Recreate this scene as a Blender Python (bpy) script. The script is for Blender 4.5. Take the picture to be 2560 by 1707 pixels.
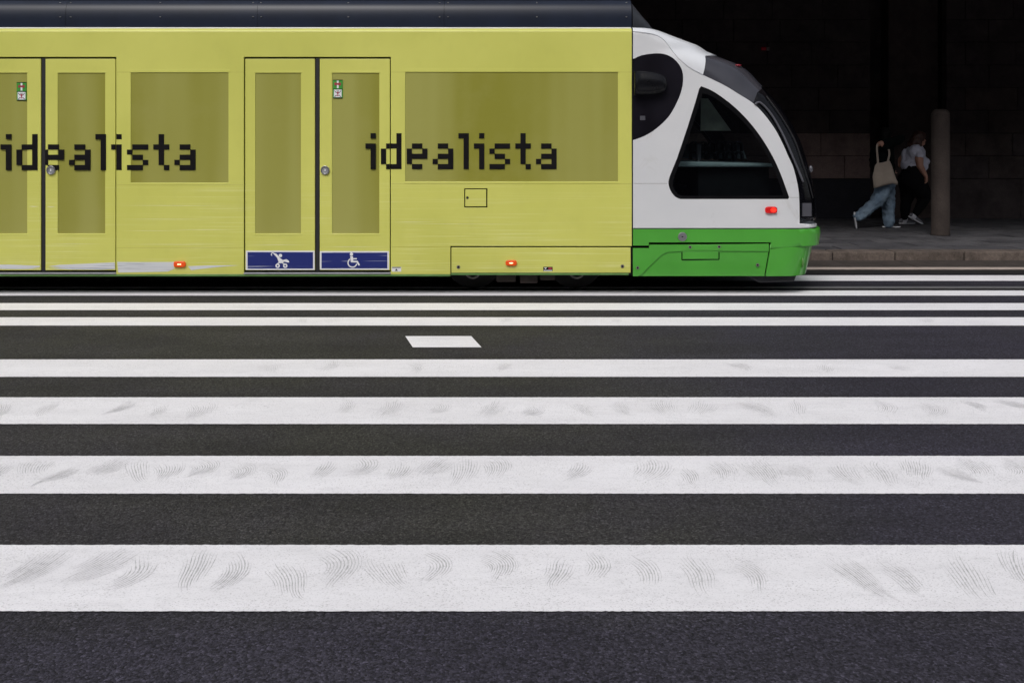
import bpy, bmesh, math, random
import numpy as np
from mathutils import Vector
from mathutils.geometry import delaunay_2d_cdt
R = math.radians
for o in list(bpy.data.objects): bpy.data.objects.remove(o)
scn = bpy.context.scene
COL = scn.collection
rnd = random.Random(7)

# ------------------------------------------------------------------ camera
F, CX, HY, H = 2340.0, 1280.0, 367.0, 1.47          # focal length (px of a 2560 wide frame), horizon row, eye height
cam = bpy.data.cameras.new('camera'); cam.sensor_width = 36; cam.lens = F/2560*36
cam.shift_y = -(853.5-HY)/2560; cam.clip_end = 2000; cam.clip_start = 0.05
co = bpy.data.objects.new('camera', cam); COL.objects.link(co)
co.location = (0, 0, H); co.rotation_euler = (R(90), 0, 0); scn.camera = co
# ------------------------------------------------------------------ sky, sun, exposure (bright overcast)
SUN_EL, SUN_AZ = 50, 200          # azimuth clockwise from +Y: behind the camera
w = bpy.data.worlds.new('World'); scn.world = w; w.use_nodes = True
nt = w.node_tree; bg = nt.nodes['Background']
sky = nt.nodes.new('ShaderNodeTexSky'); sky.sky_type = 'NISHITA'; sky.sun_disc = False
sky.sun_elevation = R(SUN_EL); sky.sun_rotation = R(SUN_AZ); sky.dust_density = 4; sky.air_density = 1.0
hs = nt.nodes.new('ShaderNodeHueSaturation'); hs.inputs['Saturation'].default_value = 0.40
nt.links.new(sky.outputs[0], hs.inputs['Color']); nt.links.new(hs.outputs[0], bg.inputs['Color'])
bg.inputs['Strength'].default_value = 0.125
sl = bpy.data.lights.new('sun', 'SUN'); sl.energy = 1.15; sl.angle = R(24); sl.color = (1, .975, .96)
so = bpy.data.objects.new('sun', sl); COL.objects.link(so); so.location = (-3, -6, 12)
d = Vector((math.sin(R(SUN_AZ))*math.cos(R(SUN_EL)), math.cos(R(SUN_AZ))*math.cos(R(SUN_EL)), math.sin(R(SUN_EL))))
so.rotation_euler = (-d).to_track_quat('-Z', 'Y').to_euler()
vs = scn.view_settings; vs.view_transform = 'Standard'; vs.look = 'None'; vs.exposure = 0.0; vs.gamma = 1
vs.use_curve_mapping = False

# ------------------------------------------------------------------ materials
MATS = {}
class NT:
    def __init__(s, name):
        m = bpy.data.materials.new(name); m.use_nodes = True; s.m = m; s.t = m.node_tree
        s.b = s.t.nodes['Principled BSDF']; s.out = s.t.nodes['Material Output']; MATS[name] = m
        s._tc = None
    def n(s, typ, **kw):
        x = s.t.nodes.new(typ)
        for k, v in kw.items():
            if k in x.inputs: x.inputs[k].default_value = v
            else: setattr(x, k, v)
        return x
    def l(s, a, b): s.t.links.new(a, b)
    def co(s, scale=(1, 1, 1)):
        if s._tc is None:                     # world metres: nothing in this scene is rotated or scaled as an object
            s._tc = s.n('ShaderNodeNewGeometry').outputs['Position']
        mp = s.n('ShaderNodeMapping'); mp.inputs['Scale'].default_value = scale
        s.l(s._tc, mp.inputs['Vector']); return mp.outputs[0]
    def noise(s, scale, detail=4, rough=.55, cs=(1, 1, 1), dist=0):
        x = s.n('ShaderNodeTexNoise'); x.inputs['Scale'].default_value = scale; x.inputs['Detail'].default_value = detail
        x.inputs['Roughness'].default_value = rough; x.inputs['Distortion'].default_value = dist
        s.l(s.co(cs), x.inputs['Vector']); return x.outputs['Fac']
    def ramp(s, fac, stops):
        x = s.n('ShaderNodeValToRGB'); e = x.color_ramp.elements
        while len(e) < len(stops): e.new(.5)
        for i, (p, c) in enumerate(stops):
            e[i].position = p; e[i].color = (c, c, c, 1) if not hasattr(c, '__len__') else (*c, 1)
        s.l(fac, x.inputs[0]); return x.outputs[0]
    def mix(s, fac, a, b, mode='MIX'):
        x = s.n('ShaderNodeMix'); x.data_type = 'RGBA'; x.blend_type = mode
        for v, i in ((fac, 0), (a, 6), (b, 7)):
            if isinstance(v, (int, float)): x.inputs[i].default_value = v
            elif isinstance(v, tuple): x.inputs[i].default_value = (*v, 1)
            else: s.l(v, x.inputs[i])
        return x.outputs[2]
    def math(s, op, a, b=0.0, clamp=False):
        x = s.n('ShaderNodeMath'); x.operation = op; x.use_clamp = clamp
        for v, i in ((a, 0), (b, 1)):
            if isinstance(v, (int, float)): x.inputs[i].default_value = v
            else: s.l(v, x.inputs[i])
        return x.outputs[0]
    def bump(s, h, strength, dist):
        x = s.n('ShaderNodeBump'); x.inputs['Strength'].default_value = strength; x.inputs['Distance'].default_value = dist
        s.l(h, x.inputs['Height']); s.l(x.outputs[0], s.b.inputs['Normal']); return x
    def set(s, **kw):
        for k, v in kw.items():
            k = k.replace('_', ' ')
            if isinstance(v, (int, float)): s.b.inputs[k].default_value = v
            elif isinstance(v, tuple): s.b.inputs[k].default_value = (*v, 1) if len(v) == 3 else v
            else: s.l(v, s.b.inputs[k])
        return s
def mat(name, col, rough=.5, var=.12, vs_=6.0, metal=0.0, bump=0, bs=40, spec=.5, coat=0):
    t = NT(name); f = t.noise(vs_, 5)
    c = t.mix(t.ramp(f, [(.3, 0.0), (.7, 1.0)]), tuple(x*(1-var) for x in col), tuple(min(1, x*(1+var)) for x in col))
    t.set(Base_Color=c, Roughness=rough, Metallic=metal, Specular_IOR_Level=spec, Coat_Weight=coat, Coat_Roughness=.08)
    if bump: t.bump(t.noise(bs, 4), bump, .004)
    return t.m

def asphalt():
    t = NT('asphalt')
    vo = t.n('ShaderNodeTexVoronoi'); vo.inputs['Scale'].default_value = 140; t.l(t.co(), vo.inputs['Vector'])
    sep = t.n('ShaderNodeSeparateColor'); t.l(vo.outputs['Color'], sep.inputs[0])
    stone = t.ramp(sep.outputs[0], [(0, .32), (.5, .85), (.92, 1.3), (1, 2.1)])
    fine = t.ramp(t.noise(60, 6, .75), [(.3, .3), (.7, 1.7)])
    big = t.noise(.7, 4, .55)
    tint = t.mix(t.ramp(big, [(.42, 0.0), (.66, .7)]), (.0435, .0425, .0375), (.037, .0335, .044))
    sy = t.n('ShaderNodeSeparateXYZ'); t.l(t._tc, sy.inputs[0])          # bluer tint nearest the camera and towards the right
    wob = t.math('MULTIPLY', t.math('SUBTRACT', t.noise(.9, 4, .6), .5), 2.4)
    la = t.ramp(t.math('DIVIDE', t.math('ADD', sy.outputs[1], t.math('MULTIPLY', wob, .35)), 10.0), [(.285, 1.0), (.33, 0.0)])
    lb = t.ramp(t.math('DIVIDE', t.math('ADD', t.math('ADD', sy.outputs[0], wob), 4.0), 8.0), [(.52, 0.0), (.72, .9)])
    lane = t.math('MAXIMUM', la, lb)
    tint = t.mix(t.math('MULTIPLY', lane, .8), tint, (.0345, .0315, .049))
    wear = t.ramp(t.noise(1.6, 5, .6, (.4, 1.6, 1)), [(.3, .74), (.7, 1.25)])
    c = t.mix(1.0, tint, stone, 'MULTIPLY'); c = t.mix(.8, c, fine, 'MULTIPLY'); c = t.mix(1.0, c, wear, 'MULTIPLY')
    h = t.math('ADD', t.math('MULTIPLY', vo.outputs['Distance'], -1.0), t.noise(70, 5, .7))
    t.bump(h, .55, .006); t.set(Base_Color=c, Roughness=.88, Specular_IOR_Level=.3)
asphalt()
def road_paint():
    t = NT('road_paint')
    pit = t.ramp(t.noise(170, 4, .75, (.8, 1, 1)), [(.36, 0.0), (.45, 1.0)])
    pz = t.ramp(t.noise(3.0, 4, .6), [(.35, .4), (.7, 1.0)])
    soft = t.ramp(t.noise(2.2, 6, .65, (.5, 1.5, 1)), [(.28, (.80, .79, .81)), (.62, (.89, .88, .905))])
    grime = t.ramp(t.noise(14, 6, .7, (.35, 1, 1), 1.5), [(.26, .9), (.5, 1.0)])
    c = t.mix(1.0, soft, grime, 'MULTIPLY')
    f = t.math('MULTIPLY', t.math('SUBTRACT', 1.0, pit), pz)
    c = t.mix(t.math('MULTIPLY', f, .8), c, (.3, .29, .29))
    t.bump(t.noise(110, 4, .7), .35, .003); t.set(Base_Color=c, Roughness=.75, Specular_IOR_Level=.3)
road_paint()
mat('tread', (.56, .555, .565), .85, .25, 60)

def wrap():
    t = NT('yellow_wrap')
    base = t.mix(t.ramp(t.noise(.9, 4, .55), [(.32, 0.0), (.68, 1.0)]), (.59, .595, .125), (.655, .655, .15))
    st = t.noise(1.0, 5, .6, (.9, 1, 75))
    sep = t.n('ShaderNodeSeparateXYZ'); t.l(t._tc, sep.inputs[0])
    low = t.ramp(t.math('DIVIDE', sep.outputs[2], 1.3), [(.10, 1.0), (.78, .55), (.95, 0.0)])
    f = t.math('MULTIPLY', t.ramp(st, [(.52, 0.0), (.66, 1.0)]), low)
    f = t.math('MULTIPLY', f, t.ramp(t.noise(1.2, 3, .5), [(.4, .1), (.6, .55)]))
    c = t.mix(f, base, (.80, .80, .42))
    blot = t.ramp(t.noise(4, 5, .6, (1, 1, .8)), [(.28, .96), (.5, 1.0)])
    c = t.mix(1.0, c, blot, 'MULTIPLY')
    t.bump(t.noise(1.7, 3, .5), .3, .03)
    t.set(Base_Color=c, Roughness=.38, Specular_IOR_Level=.45)
wrap()
def film():
    t = NT('film_glass')
    v = t.noise(2.1, 2, .5, (1, 1, .06))
    c = t.mix(t.ramp(v, [(.36, 0.0), (.64, 1.0)]), (.28, .272, .045), (.37, .362, .10))  # vertical bands of reflection put into the film colour
    c = t.mix(t.ramp(t.noise(3.4, 4, .6), [(.5, 0.0), (.75, .35)]), c, (.36, .345, .10))
    t.bump(t.noise(1.6, 2), .06, .03)
    t.set(Base_Color=c, Roughness=.16, Specular_IOR_Level=.5)
film()
def scuff():
    t = NT('scuffed_primer')
    st = t.noise(1.0, 4, .65, (1.6, 1, 95))
    c = t.ramp(st, [(.34, (.30, .31, .36)), (.42, (.58, .60, .63)), (.75, (.74, .75, .77))])
    t.set(Base_Color=c, Roughness=.5)
scuff()
def blue_sign():
    t = NT('blue_sign'); st = t.noise(1.0, 3, .6, (.7, 1, 60))
    z = t.noise(2.5, 2)
    f = t.math('MULTIPLY', t.ramp(st, [(.62, 0.0), (.66, 1.0)]), t.ramp(z, [(.45, 0.0), (.55, .8)]))
    t.set(Base_Color=t.mix(f, (.012, .022, .165), (.45, .47, .58)), Roughness=.35)
blue_sign()
def shell_white():
    t = NT('white_shell')
    c = t.mix(t.ramp(t.noise(1.5, 5), [(.3, 0.0), (.7, 1.0)]), (.64, .65, .67), (.70, .705, .72))
    d1 = t.noise(2.2, 6, .7, (1, 1, .8), 1.2)
    c = t.mix(t.ramp(d1, [(.62, 0.0), (.8, .5)]), c, (.42, .40, .36))
    t.set(Base_Color=c, Roughness=.24, Coat_Weight=.4, Coat_Roughness=.08)
shell_white()
def glass(name, tint, fac):
    t = NT(name)
    tr = t.n('ShaderNodeBsdfTransparent'); tr.inputs[0].default_value = (*tint, 1)
    t.set(Base_Color=t.mix(t.noise(2), (.004, .004, .006), (.006, .006, .009)), Roughness=.03, Specular_IOR_Level=.6)
    mx = t.n('ShaderNodeMixShader'); mx.inputs[0].default_value = fac
    t.l(t.b.outputs[0], mx.inputs[1]); t.l(tr.outputs[0], mx.inputs[2]); t.l(mx.outputs[0], t.out.inputs['Surface'])
glass('cab_glass', (.85, .95, .95), .8)
glass('screen_glass', (.7, .75, .78), .45)
def lamp(name, col, hot, strength):
    t = NT(name)
    e = t.mix(t.noise(30, 2), col, hot)
    t.set(Base_Color=col, Roughness=.2, Emission_Color=e, Emission_Strength=strength)
lamp('amber_lens', (.55, .05, .004), (.9, .12, .01), .38)
lamp('amber_core', (1, .6, .25), (1, .8, .5), 2.0)
lamp('red_lens', (.45, .01, .01), (.6, .01, .01), .35)
lamp('red_core', (1, .02, .01), (1, .05, .03), 1.2)
lamp('dim_red', (.2, .01, .02), (.3, .02, .03), .05)
mat('roof_blue_black', (.008, .013, .028), .38, .2, 3, spec=.38)
mat('fairing_end', (.03, .033, .04), .4, .2, 3)
mat('green_paint', (.072, .355, .037), .3, .07, 3, coat=.35)
mat('green_strip', (.12, .26, .07), .45, .15, 8)
mat('black_gap', (.004, .004, .005), .9, .3, 10, spec=.1)
mat('black_rubber', (.012, .012, .014), .6, .3, 20)
mat('black_gloss', (.010, .009, .013), .12, .3, 4, spec=.6)
mat('mirror_black', (.008, .008, .010), .22, .3, 6, spec=.25)
mat('visor_dark', (.045, .045, .056), .24, .15, 4, coat=.25)
mat('frit_black', (.005, .005, .006), .3, .3, 4, spec=.2)
mat('visor_grey', (.085, .085, .10), .26, .15, 4, coat=.3)
mat('silver_paint', (.72, .74, .77), .28, .05, 3, coat=.4)
mat('highlight_white', (.78, .78, .80), .4, .05, 5)
mat('grey_sill', (.30, .31, .33), .45, .15, 12, metal=.3)
mat('steel', (.45, .45, .46), .32, .15, 20, metal=.9)
mat('steel_dull', (.22, .20, .19), .5, .25, 30, metal=.6)
mat('rail_steel', (.80, .80, .82), .30, .1, 6, metal=.85)
mat('rail_reflected_tan', (.47, .395, .35), .6, .12, 7)  # tan reflection of the building put into the far rail's colour
mat('letter_black', (.006, .005, .006), .45, .3, 8, spec=.2)
mat('white_print', (.78, .78, .80), .45, .04, 8)
mat('green_print', (.05, .30, .04), .4, .08, 8)
mat('red_print', (.35, .04, .06), .45, .1, 8)
mat('pale_scratch', (.70, .69, .36), .5, .1, 8)
mat('olive_edge', (.47, .44, .08), .5, .1, 8)
mat('deflector', (.028, .028, .034), .55, .2, 6)
mat('under_dark', (.010, .009, .009), .75, .35, 6)
mat('under_brown', (.035, .024, .02), .7, .4, 9)
mat('dash_teal', (.15, .19, .20), .5, .15, 6)
mat('blind_grey', (.17, .18, .155), .7, .2, 9)
mat('seat_dark', (.03, .035, .06), .7, .2, 9)
mat('cab_dark', (.02, .02, .024), .8, .2, 4)
def stone(name, a, b, dirt=.6, sc=1.6, bp=.5):
    t = NT(name)
    c = t.mix(t.ramp(t.noise(sc, 6, .65), [(.3, 0.0), (.7, 1.0)]), a, b)
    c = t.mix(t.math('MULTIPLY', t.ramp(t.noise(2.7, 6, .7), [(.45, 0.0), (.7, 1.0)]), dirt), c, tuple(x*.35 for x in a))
    g = t.ramp(t.noise(60, 5, .7), [(.3, .75), (.7, 1.25)])
    t.set(Base_Color=t.mix(1.0, c, g, 'MULTIPLY'), Roughness=.9, Specular_IOR_Level=.25)
    t.bump(t.noise(38, 6, .7), bp, .006)
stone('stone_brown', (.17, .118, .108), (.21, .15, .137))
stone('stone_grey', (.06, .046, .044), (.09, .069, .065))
stone('stone_shaded', (.045, .036, .037), (.08, .063, .063))
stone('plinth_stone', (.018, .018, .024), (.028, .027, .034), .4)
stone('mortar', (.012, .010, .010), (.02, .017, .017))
stone('ceiling_dark', (.012, .011, .012), (.02, .018, .019))  # near-black tone for the arcade ceiling
stone('granite_kerb', (.085, .068, .058), (.17, .135, .115), .5, 9, .9)
stone('granite_gutter', (.045, .038, .034), (.07, .058, .052), .5, 6, .6)
stone('paver_a', (.0660, .0647, .0713), (.0924, .0898, .0977), .8, 5, .9)
stone('paver_b', (.0759, .0739, .0805), (.1056, .1023, .1089), .8, 5, .9)
stone('paver_c', (.0561, .0554, .0620), (.0792, .0772, .0845), .8, 5, .9)
stone('column_stone', (.036, .028, .025), (.056, .044, .039), .4, 3)
stone('facade_stone', (.13, .12, .11), (.20, .185, .17), .5, .6)
mat('facade_glass', (.02, .022, .025), .08, .2, 1)
mat('skin', (.42, .22, .16), .55, .1, 10)
mat('tee', (.55, .55, .66), .85, .06, 12, bump=.5, bs=25)
mat('leggings', (.004, .004, .005), .9, .2, 10, spec=.15)
mat('hoodie', (.004, .0055, .0055), .95, .2, 10, spec=.1, bump=.5, bs=22)
mat('auburn_hair', (.045, .016, .010), .5, .4, 40)
mat('black_hair', (.004, .0035, .0035), .7, .3, 30, spec=.15)
mat('sneaker_black', (.008, .008, .010), .6, .2, 10)
mat('sneaker_grey', (.14, .14, .16), .7, .25, 30)
mat('sole_white', (.72, .72, .76), .6, .06, 10)
mat('sock_white', (.6, .6, .66), .9, .06, 10)
mat('tote_canvas', (.31, .26, .215), .95, .10, 9, bump=.6, bs=30)
def denim():
    t = NT('denim')
    f = t.noise(7, 5, .6, (1, 1, .45))
    c = t.mix(t.ramp(f, [(.3, 0.0), (.7, 1.0)]), (.10, .155, .225), (.24, .32, .40))
    t.set(Base_Color=c, Roughness=.95); t.bump(t.noise(16, 5, .6, (1, 1, .5), 1.0), .9, .03)
denim()

# ------------------------------------------------------------------ object helpers
def tag(o, label=None, cat=None, group=None, kind=None):
    if label: o['label'] = label
    if cat: o['category'] = cat
    if group: o['group'] = group
    if kind: o['kind'] = kind
    return o
def wloc(o):
    v = Vector((0, 0, 0))
    while o: v += o.location; o = o.parent
    return v
def empty(name, loc):
    o = bpy.data.objects.new(name, None); COL.objects.link(o); o.location = loc; o.empty_display_size = .2; return o
class MB:
    def __init__(s): s.v = []; s.f = []
    def add(s, vs_, fs):
        b = len(s.v); s.v += [tuple(x) for x in vs_]; s.f += [tuple(b+i for i in f) for f in fs]; return s
    def box(s, x0, x1, y0, y1, z0, z1):
        return s.add([(x0,y0,z0),(x1,y0,z0),(x1,y1,z0),(x0,y1,z0),(x0,y0,z1),(x1,y0,z1),(x1,y1,z1),(x0,y1,z1)],
                     [(0,3,2,1),(4,5,6,7),(0,1,5,4),(1,2,6,5),(2,3,7,6),(3,0,4,7)])
    def prism(s, pts, y0, y1):                # polygon in XZ (counter-clockwise seen from -Y), front at y0
        n = len(pts)
        vs_ = [(x, y0, z) for x, z in pts]+[(x, y1, z) for x, z in pts]
        fs = [tuple(range(n)), tuple(reversed(range(n, 2*n)))]
        fs += [(i, i+n, (i+1) % n+n, (i+1) % n) for i in range(n)]
        return s.add(vs_, fs)
    def disc(s, x, z, r, y0, y1, n=24, rz=None):
        rz = rz or r
        return s.prism([(x+r*math.cos(2*math.pi*k/n), z+rz*math.sin(2*math.pi*k/n)) for k in range(n)], y0, y1)
    def ring(s, x, z, r0, r1, y0, y1, a0=0, a1=360, n=28):
        vs_, fs = [], []
        full = abs(a1-a0) >= 360
        m = n if full else n+1
        for k in range(m):
            a = R(a0+(a1-a0)*k/n); c_, s_ = math.cos(a), math.sin(a)
            vs_ += [(x+r0*c_, y0, z+r0*s_), (x+r1*c_, y0, z+r1*s_), (x+r1*c_, y1, z+r1*s_), (x+r0*c_, y1, z+r0*s_)]
        for k in range(n):
            a, b = 4*k, 4*((k+1) % m)
            fs += [(a, a+1, b+1, b), (a+1, a+2, b+2, b+1), (a+2, a+3, b+3, b+2), (a+3, a, b, b+3)]
        if not full: fs += [(0, 3, 2, 1), (4*n, 4*n+1, 4*n+2, 4*n+3)]
        return s.add(vs_, fs)
    def bar(s, x0, z0, x1, z1, wd, y0, y1):   # thick segment in the XZ plane
        dx, dz = x1-x0, z1-z0; L = math.hypot(dx, dz); nx, nz = -dz/L*wd/2, dx/L*wd/2
        return s.prism([(x0-nx, z0-nz), (x1-nx, z1-nz), (x1+nx, z1+nz), (x0+nx, z0+nz)], y0, y1)
    def tube(s, path, radii, n=10, cap=True):
        path = [Vector(p) for p in path]
        if not hasattr(radii, '__len__'): radii = [radii]*len(path)
        vs_, fs = [], []
        up = Vector((0, 0, 1)); ref = None
        for i, p in enumerate(path):
            t = (path[min(i+1, len(path)-1)]-path[max(i-1, 0)]).normalized()
            if ref is None:
                ref = t.orthogonal().normalized()
            ref = (ref-t*ref.dot(t)).normalized(); b = t.cross(ref)
            vs_ += [p+(ref*math.cos(2*math.pi*k/n)+b*math.sin(2*math.pi*k/n))*radii[i] for k in range(n)]
        for i in range(len(path)-1):
            for k in range(n):
                a, c = i*n+k, i*n+(k+1) % n
                fs.append((a, c, c+n, a+n))
        if cap: fs += [tuple(reversed(range(n))), tuple(range((len(path)-1)*n, len(path)*n))]
        return s.add(vs_, fs)
    def ball(s, c, r, n=12):                  # ellipsoid; r scalar or triple
        r = r if hasattr(r, '__len__') else (r, r, r)
        vs_ = [(c[0], c[1], c[2]-r[2])]; m = n//2
        for i in range(1, m):
            a = -math.pi/2+math.pi*i/m
            vs_ += [(c[0]+r[0]*math.cos(a)*math.cos(2*math.pi*k/n), c[1]+r[1]*math.cos(a)*math.sin(2*math.pi*k/n), c[2]+r[2]*math.sin(a)) for k in range(n)]
        vs_.append((c[0], c[1], c[2]+r[2])); fs = []
        for k in range(n): fs.append((0, 1+(k+1) % n, 1+k))
        for i in range(m-2):
            for k in range(n):
                a, b = 1+i*n+k, 1+i*n+(k+1) % n; fs.append((a, b, b+n, a+n))
        top = len(vs_)-1; o = 1+(m-2)*n
        for k in range(n): fs.append((o+k, o+(k+1) % n, top))
        return s.add(vs_, fs)
    def build(s, name, m, parent=None, smooth=False, bevel=0, loc=None):
        me = bpy.data.meshes.new(name)
        off = wloc(parent) if parent else (Vector(loc) if loc else Vector((0, 0, 0)))
        me.from_pydata([Vector(v)-off for v in s.v], [], s.f); me.materials.append(MATS[m])
        o = bpy.data.objects.new(name, me); COL.objects.link(o)
        if parent: o.parent = parent
        elif loc: o.location = loc
        if smooth: me.polygons.foreach_set('use_smooth', [True]*len(me.polygons))
        if bevel:
            b = o.modifiers.new('bevel', 'BEVEL'); b.width = bevel; b.segments = 2; b.limit_method = 'ANGLE'; b.angle_limit = R(40)
        return o
def ground_d(py, z=0.0): return F*(H-z)/(py-HY)
def at(px, py, d): return ((px-CX)*d/F, d, H-(py-HY)*d/F)

# ================================================================== ROAD
road = MB(); road.add([(-150,-150,0),(150,-150,0),(150,150,0),(-150,150,0)], [(0,1,2,3)])
road = tag(road.build('road', 'asphalt'), 'dark asphalt road with white crossing stripes', kind='structure')
STR = [(1526.8,1361.2),(1233.2,1139),(1059.4,992.8),(941.6,898.2),(813.8,793),(775.2,757.6),(739,726.2),(702,688.3)]
def cluster(mb, x0, y0, n, pitch, ln, turn, lean, wid, z, r_, ya, yb):
    """ripples left by tyres in the paint: near-parallel curved ridges offset along the normal of a bent spine"""
    m = 16; t2 = r_.uniform(-.5, .5)*turn; amp = r_.uniform(0, .35)
    ph = math.pi/2+lean; x = y = 0.0; sp = []
    for i in range(m+1):
        t = -1+2*i/m; a = ph+turn*t+t2*(t*t-.4)+amp*math.sin(4*t)
        sp.append((x, y, a)); x += math.cos(a)*ln/m; y += math.sin(a)*ln/m
    ox, oy = sp[m//2][0], sp[m//2][1]
    for k in range(n):
        u = (k-(n-1)/2); e = max(.15, 1-(abs(u)/(n/2+.6))**1.6)
        lo = r_.uniform(-.95, -.55)*(.45+.55*e); hi = r_.uniform(.55, .95)*(.45+.55*e)
        sh = .10*math.sin(k*.5+lean*7); wk = wid*(.45+.75*e)*r_.uniform(.6, 1.15); pts = []
        for i, (sx, sy, a) in enumerate(sp):
            t = -1+2*i/m-sh
            if not lo <= t <= hi: continue
            f = (t-lo)/(hi-lo); off = u*pitch*(1+.18*math.sin(2*t))+r_.uniform(-.0007, .0007)
            px_, py_ = x0+sx-ox-math.sin(a)*off, y0+sy-oy+math.cos(a)*off
            if not ya < py_ < yb: continue
            ww = wk*max(.1, 4*f*(1-f))*(.4+.8*r_.random())/2
            pts.append((px_+math.sin(a)*ww, py_-math.cos(a)*ww)); pts.append((px_-math.sin(a)*ww, py_+math.cos(a)*ww))
        q_ = len(pts)//2
        if q_ < 4: continue
        mb.add([(p[0], p[1], z) for p in pts], [(2*i, 2*i+2, 2*i+3, 2*i+1)[::-1] for i in range(q_-1)])
for i, (ya, yb) in enumerate(STR):
    d0, d1 = ground_d(ya, .004), ground_d(yb, .004); r_ = random.Random(40+i)
    mb = MB(); N = 1500; xs = [-8.5+17*k/N for k in range(N+1)]       # slightly uneven painted edges
    vv = []
    for x in xs:
        j = .0018
        vv += [(x, d0+r_.uniform(-j, j), .004), (x, d1+r_.uniform(-j, j), .004)]
    mb.add(vv, [(2*k, 2*k+2, 2*k+3, 2*k+1) for k in range(N)])
    st = mb.build('crossing_stripe', 'road_paint', road)
    wd = d1-d0; mb = MB()
    span = 1.15*d1*CX/F
    if i < 5:
        x = -span; step = (.18, .165, .25, .5, .8)[i]
        while x < span:
            if r_.random() < (.97, .97, .8, .65, .5)[i]:
                cluster(mb, x, d0+wd*r_.uniform(.42, .68), r_.randint(8, 14), r_.uniform(.0095, .0125), wd*r_.uniform(.55, .95),
                        r_.choice((-1, 1))*r_.uniform(.15, .75), r_.uniform(-.45, .45), (.0048, .0048, .0042, .0036, .003)[i], .0048, r_, d0+.02, d1-.03)
            x += step*r_.uniform(.8, 1.25)
        tag(mb.build('tread_marks', 'tread', st), kind='stuff')
pm = [(1032,868),(1204,868),(1178,840),(1013,840)]
MB().add([((px-CX)*ground_d(py, .004)/F, ground_d(py, .004), .004) for px, py in pm], [(0,1,2,3)]).build('lane_mark', 'road_paint', road)
# rails: flush head with a dark flange groove beside each
track = tag(empty('tram_track', (0, 10.5, 0)), 'two flush steel tram rails set into the road', kind='structure')
for nm, y0, y1, m, g0, g1 in (('rail', 9.695, 9.79, 'rail_steel', 9.60, 9.693), ('rail', 11.17, 11.35, 'rail_reflected_tan', 10.80, 11.165)):
    MB().box(-14, 24, y0, y1, .002, .010).build(nm, m, track)
    MB().add([(-14,g0,.0055),(24,g0,.0055),(24,g1,.0055),(-14,g1,.0055)], [(0,1,2,3)]).build('flange_groove', 'under_dark', track)
MB().add([(-14,9.955,.003),(24,9.955,.003),(24,9.985,.003),(-14,9.985,.003)], [(0,1,2,3)]).build('track_joint', 'black_rubber', track)

# ================================================================== PAVEMENT AND KERB
KD, PZ = 12.06, .115
WALL = F*(H-PZ)/(547-HY)
pav = MB().box(-16, 26, KD+.3, WALL+1.6, -.05, PZ-.012).build('pavement', 'mortar')
tag(pav, 'dim stone slab pavement under the arcade', kind='structure')
sw, sd, g = .80, .42, .014
sm = {}
row = 0; y = KD+.305
while y < WALL+.1:
    x = -2.0-(row % 2)*.4-rnd.uniform(0, .1)
    while x < 13.5:
        k = rnd.choice('aabc')
        if k not in sm:
            o = MB().box(0, sw-g, 0, sd-g, PZ-.05, PZ).build('paving_slab', 'paver_'+k, pav, bevel=.004); sm[k] = o.data
        else:
            o = bpy.data.objects.new('paving_slab', sm[k]); COL.objects.link(o); o.parent = pav
        o.location = (x, y, rnd.uniform(-.003, .002)); x += sw
    y += sd; row += 1
kerb = MB().box(-16, 26, KD+.02, KD+.29, -.05, PZ-.02).build('kerb', 'mortar'); tag(kerb, 'granite kerb along the far pavement edge', kind='structure')
kx = [(2082-CX)*KD/F, (2238-CX)*KD/F, (2411-CX)*KD/F]
js = [kx[0]-.86*k for k in range(20, 0, -1)]+kx+[kx[2]+.87*k for k in range(1, 16)]
for a, b in zip(js, js[1:]):
    MB().box(a+.006, b-.006, KD+rnd.uniform(-.004, .004), KD+.295, -.04, PZ+rnd.uniform(-.002, .003)).build('kerb_stone', 'granite_kerb', kerb, bevel=.012)
    MB().box(a+.006, b-.006, 11.375, KD-.012, -.04, .006+rnd.uniform(0, .004)).build('gutter_slab', 'granite_gutter', kerb, bevel=.006)

# ================================================================== ARCADE BUILDING
bld = tag(empty('arcade_building', (5, WALL, 0)), 'dark stone building with a covered arcade behind the tram', 'building')
S_W = F/WALL
wx = lambda px: (px-CX)/S_W
wz = lambda py: H-(py-HY)/S_W
XR0, XR1 = wx(2176), wx(2366)
zc = [wz(447)]
while zc[-1] < 4.5: zc.append(zc[-1]+.428)
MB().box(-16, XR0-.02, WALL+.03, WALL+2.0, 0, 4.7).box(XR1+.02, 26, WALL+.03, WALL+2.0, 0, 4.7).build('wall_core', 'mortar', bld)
MB().box(XR0-.02, XR1+.02, WALL+.75, WALL+2.0, 0, 4.7).build('recess_back', 'stone_shaded', bld)
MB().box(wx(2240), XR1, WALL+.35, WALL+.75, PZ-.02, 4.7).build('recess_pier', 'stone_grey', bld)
def course(xa, xb, z0, z1, first, mats):
    x = xa; i = 0
    while x < xb-.02:
        wdt = first if i == 0 else rnd.uniform(.82, 1.02)
        e = min(x+wdt, xb)
        if xb-e < .3: e = xb
        yf = WALL+rnd.uniform(-.006, .008)
        MB().box(x+.004, e-.004, yf, WALL+.2, z0+.004, z1-.004).build('stone', rnd.choice(mats), bld, bevel=.01)
        x = e; i += 1
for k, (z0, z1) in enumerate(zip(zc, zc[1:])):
    ms = ['stone_brown'] if k < 2 else (['stone_grey', 'stone_shaded'] if k < 4 else ['stone_shaded'])  # darker courses further up: light falloff put into the stone colour
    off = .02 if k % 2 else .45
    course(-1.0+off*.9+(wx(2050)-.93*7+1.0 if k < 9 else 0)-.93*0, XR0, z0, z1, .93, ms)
    course(XR1, 15.5, z0, z1, .36 if k % 2 else .8, ['stone_grey', 'stone_shaded', 'stone_grey'] if k < 3 else ms)
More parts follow.
